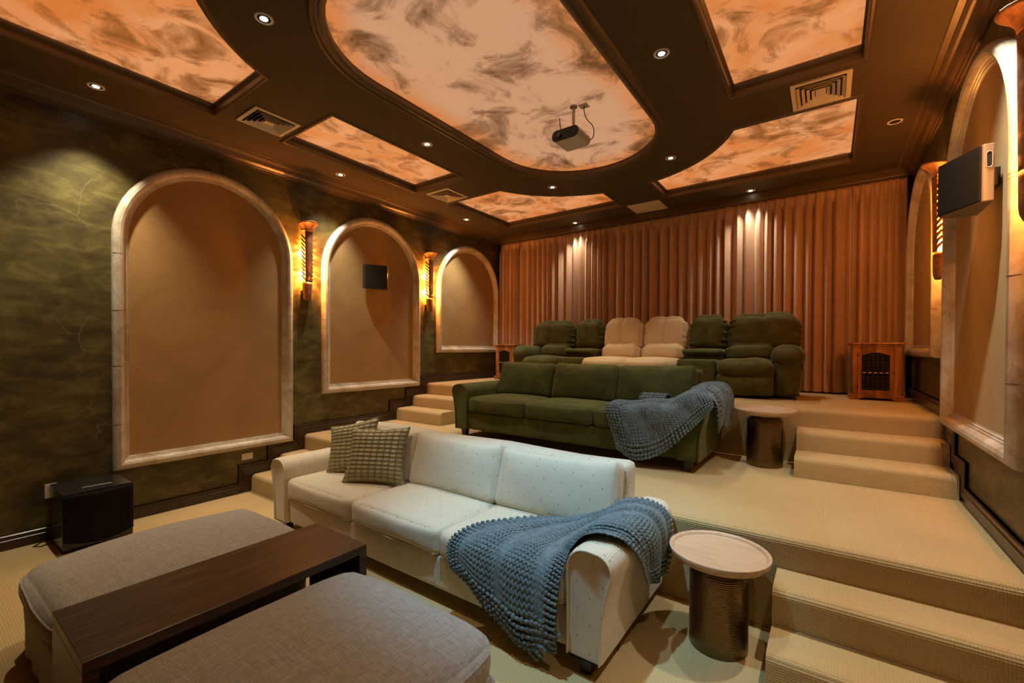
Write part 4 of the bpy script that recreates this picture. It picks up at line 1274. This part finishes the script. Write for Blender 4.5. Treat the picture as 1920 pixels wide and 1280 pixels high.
def knit(mb, G, rows, cols, bs=4, bt=5, ripple=0.008, seed=1, along='s', lift=0.0):
    ev0 = surf(G); rnd = random.Random(seed)
    def ev(s, t):
        p = ev0(s, t)
        return p
    def nrm(s, t):
        e = 0.01
        ds = ev(min(1, s + e), t) - ev(max(0, s - e), t); dt = ev(s, min(1, t + e)) - ev(s, max(0, t - e))
        n = dt.cross(ds)
        return ds, dt, (n.normalized() if n.length > 1e-9 else Vector((0, 0, 1)))
    for i in range(rows):
        for j in range(cols):
            s = (i + 0.5) / rows; t = (j + 0.5) / cols
            ds, dt, n = nrm(s, t)
            if n.z < -0.2: pass
            hs = (ds / 0.02 / rows); ht = (dt / 0.02 / cols)
            p = ev(s, t) + n * (ripple * math.sin(t * 19 + s * 6 + seed) + lift)
            border = i < bs or i >= rows - bs or j < bt or j >= cols - bt
            if border:
                o = ((i + j) % 2)
                d = (hs.normalized() * (1 if o else 0.25) + ht.normalized() * (0.35 if o else 1)) + Vector((rnd.uniform(-.3, .3), rnd.uniform(-.3, .3), rnd.uniform(-.3, .3)))
                ln = 0.5 * max(0.5 * (hs.length + ht.length), 0.012)
                leaf(mb, p + n * 0.004, d, n, ln * 1.15, ln * 0.78)
            else:
                a, b_ = (hs, ht) if along == 's' else (ht, hs)
                for sg in (-1, 1):
                    c = p + b_ * (0.25 * sg)
                    d = a.normalized() * a.length + b_ * (0.42 * sg)
                    leaf(mb, c, d, n, a.length * 0.66, max(0.006, min(0.0135, b_.length * 0.31)))
    return ev, nrm
def base_sheet(mb, G, drop=0.006, nu=40, nv=30):
    ev = surf(G)
    o = len(mb.v)
    mb.grid(lambda u, v: ev(u, v), nu, nv)
# throw on the cream sofa
Z = 0.535
GW = [
 [(-1.76, 1.868, 0.335), (-1.52, 1.860, 0.205), (-1.27, 1.850, 0.085), (-1.06, 1.862, 0.120)],
 [(-1.79, 1.862, 0.420), (-1.54, 1.850, 0.330), (-1.29, 1.845, 0.260), (-1.06, 1.855, 0.270)],
 [(-1.785, 1.895, 0.495), (-1.54, 1.880, 0.480), (-1.29, 1.870, 0.455), (-1.055, 1.870, 0.420)],
 [(-1.73, 2.03, Z), (-1.50, 2.00, Z + .005), (-1.26, 1.96, Z), (-1.055, 1.915, 0.52)],
 [(-1.64, 2.20, Z), (-1.44, 2.14, Z + .005), (-1.24, 2.08, Z), (-1.06, 1.985, 0.565)],
 [(-1.49, 2.38, Z), (-1.34, 2.29, Z + .01), (-1.19, 2.19, Z + .02), (-1.045, 1.99, 0.600)],
 [(-1.32, 2.47, Z + .01), (-1.22, 2.39, Z + .03), (-1.11, 2.27, 0.60), (-1.01, 2.01, 0.650)],
 [(-1.13, 2.53, 0.605), (-1.07, 2.44, 0.635), (-1.01, 2.31, 0.665), (-0.96, 2.02, 0.680)],
 [(-1.00, 2.62, 0.68), (-0.96, 2.49, 0.69), (-0.92, 2.34, 0.695), (-0.895, 2.04, 0.688)],
 [(-0.84, 2.66, 0.68), (-0.82, 2.53, 0.68), (-0.81, 2.39, 0.675), (-0.815, 2.09, 0.655)],
 [(-0.76, 2.68, 0.60), (-0.755, 2.56, 0.59), (-0.755, 2.43, 0.57), (-0.77, 2.18, 0.55)],
 [(-0.752, 2.66, 0.44), (-0.752, 2.56, 0.44), (-0.755, 2.45, 0.43), (-0.77, 2.26, 0.43)],
 [(-0.765, 2.62, 0.29), (-0.76, 2.55, 0.32), (-0.76, 2.46, 0.31), (-0.775, 2.32, 0.35)],
]
mb = MB(); knit(mb, GW, 64, 30, 5, 4, 0.008, 1)
knit(mb, [[Vector(p) + Vector((0.10 + 0.16 * (i == 1), 0.012, -0.05 + 0.02 * i)) for p in row[:3]] for i, row in enumerate([GW[0], GW[1]])][::1], 6, 18, 2, 2, 0.0, 5)
th = build('knitted_throw', mb, 'grey_yarn', angle=70)
tag(th, 'chunky knitted throw over the right arm of the cream sofa', 'throw blanket')
bs_ = MB(); base_sheet(bs_, GW); build('inner_knit', bs_, 'grey_yarn', th, angle=70)
# throw on the green sofa
H1 = P1
GG = [
 [(-1.575, 3.862, 0.680), (-1.40, 3.860, 0.610), (-1.18, 3.865, 0.690), (-0.97, 3.875, 0.890), (-0.84, 3.89, 1.030), (-0.765, 3.93, 1.13)],
 [(-1.620, 3.862, 0.810), (-1.42, 3.858, 0.790), (-1.21, 3.862, 0.850), (-1.02, 3.870, 1.000), (-0.90, 3.89, 1.125), (-0.780, 3.94, 1.195)],
 [(-1.665, 3.865, 0.940), (-1.46, 3.860, 0.940), (-1.25, 3.865, 0.980), (-1.08, 3.880, 1.080), (-0.95, 3.92, 1.20), (-0.815, 3.98, 1.235)],
 [(-1.710, 3.900, 1.045), (-1.50, 3.895, 1.060), (-1.30, 3.910, 1.075), (-1.13, 3.950, 1.120), (-0.99, 4.02, 1.225), (-0.855, 4.08, 1.250)],
 [(-1.720, 4.080, 1.075), (-1.50, 4.080, 1.080), (-1.32, 4.090, 1.100), (-1.15, 4.110, 1.130), (-1.00, 4.16, 1.235), (-0.870, 4.20, 1.260)],
 [(-1.720, 4.320, 1.075), (-1.50, 4.330, 1.090), (-1.32, 4.330, 1.120), (-1.15, 4.330, 1.140), (-1.00, 4.36, 1.240), (-0.885, 4.38, 1.270)],
]
mb = MB(); knit(mb, GG, 24, 36, 4, 5, 0.008, 3, along='t')
GA = [
 [(-1.06, 4.16, 1.14), (-1.07, 4.34, 1.16), (-1.08, 4.52, 1.17), (-1.08, 4.70, 1.17)],
 [(-1.03, 4.10, 1.215), (-1.02, 4.32, 1.245), (-1.02, 4.54, 1.255), (-1.02, 4.74, 1.25)],
 [(-0.93, 4.03, 1.240), (-0.92, 4.30, 1.270), (-0.92, 4.56, 1.285), (-0.92, 4.80, 1.280)],
 [(-0.82, 4.03, 1.210), (-0.81, 4.28, 1.245), (-0.80, 4.56, 1.260), (-0.80, 4.82, 1.250)],
 [(-0.765, 4.08, 1.110), (-0.755, 4.30, 1.140), (-0.75, 4.56, 1.150), (-0.75, 4.80, 1.140)],
 [(-0.765, 4.14, 0.960), (-0.755, 4.32, 1.010), (-0.75, 4.54, 0.990), (-0.75, 4.76, 1.030)],
 [(-0.775, 4.18, 0.870), (-0.765, 4.32, 0.930), (-0.76, 4.52, 0.880), (-0.76, 4.70, 0.960)],
]
knit(mb, GA, 22, 22, 4, 4, 0.008, 4)
knit(mb, [[(-1.56, 4.36, 1.10), (-1.30, 4.40, 1.11)], [(-1.54, 4.44, 1.16), (-1.28, 4.46, 1.16)], [(-1.50, 4.52, 1.08), (-1.26, 4.52, 1.10)]], 8, 10, 1, 1, 0.0, 9)
tg = build('knitted_throw', mb, 'grey_yarn', angle=70)
tag(tg, 'chunky knitted grey throw over the right arm of the green sofa', 'throw blanket')
bs_ = MB(); base_sheet(bs_, GG); base_sheet(bs_, GA); build('inner_knit', bs_, 'grey_yarn', tg, angle=70)
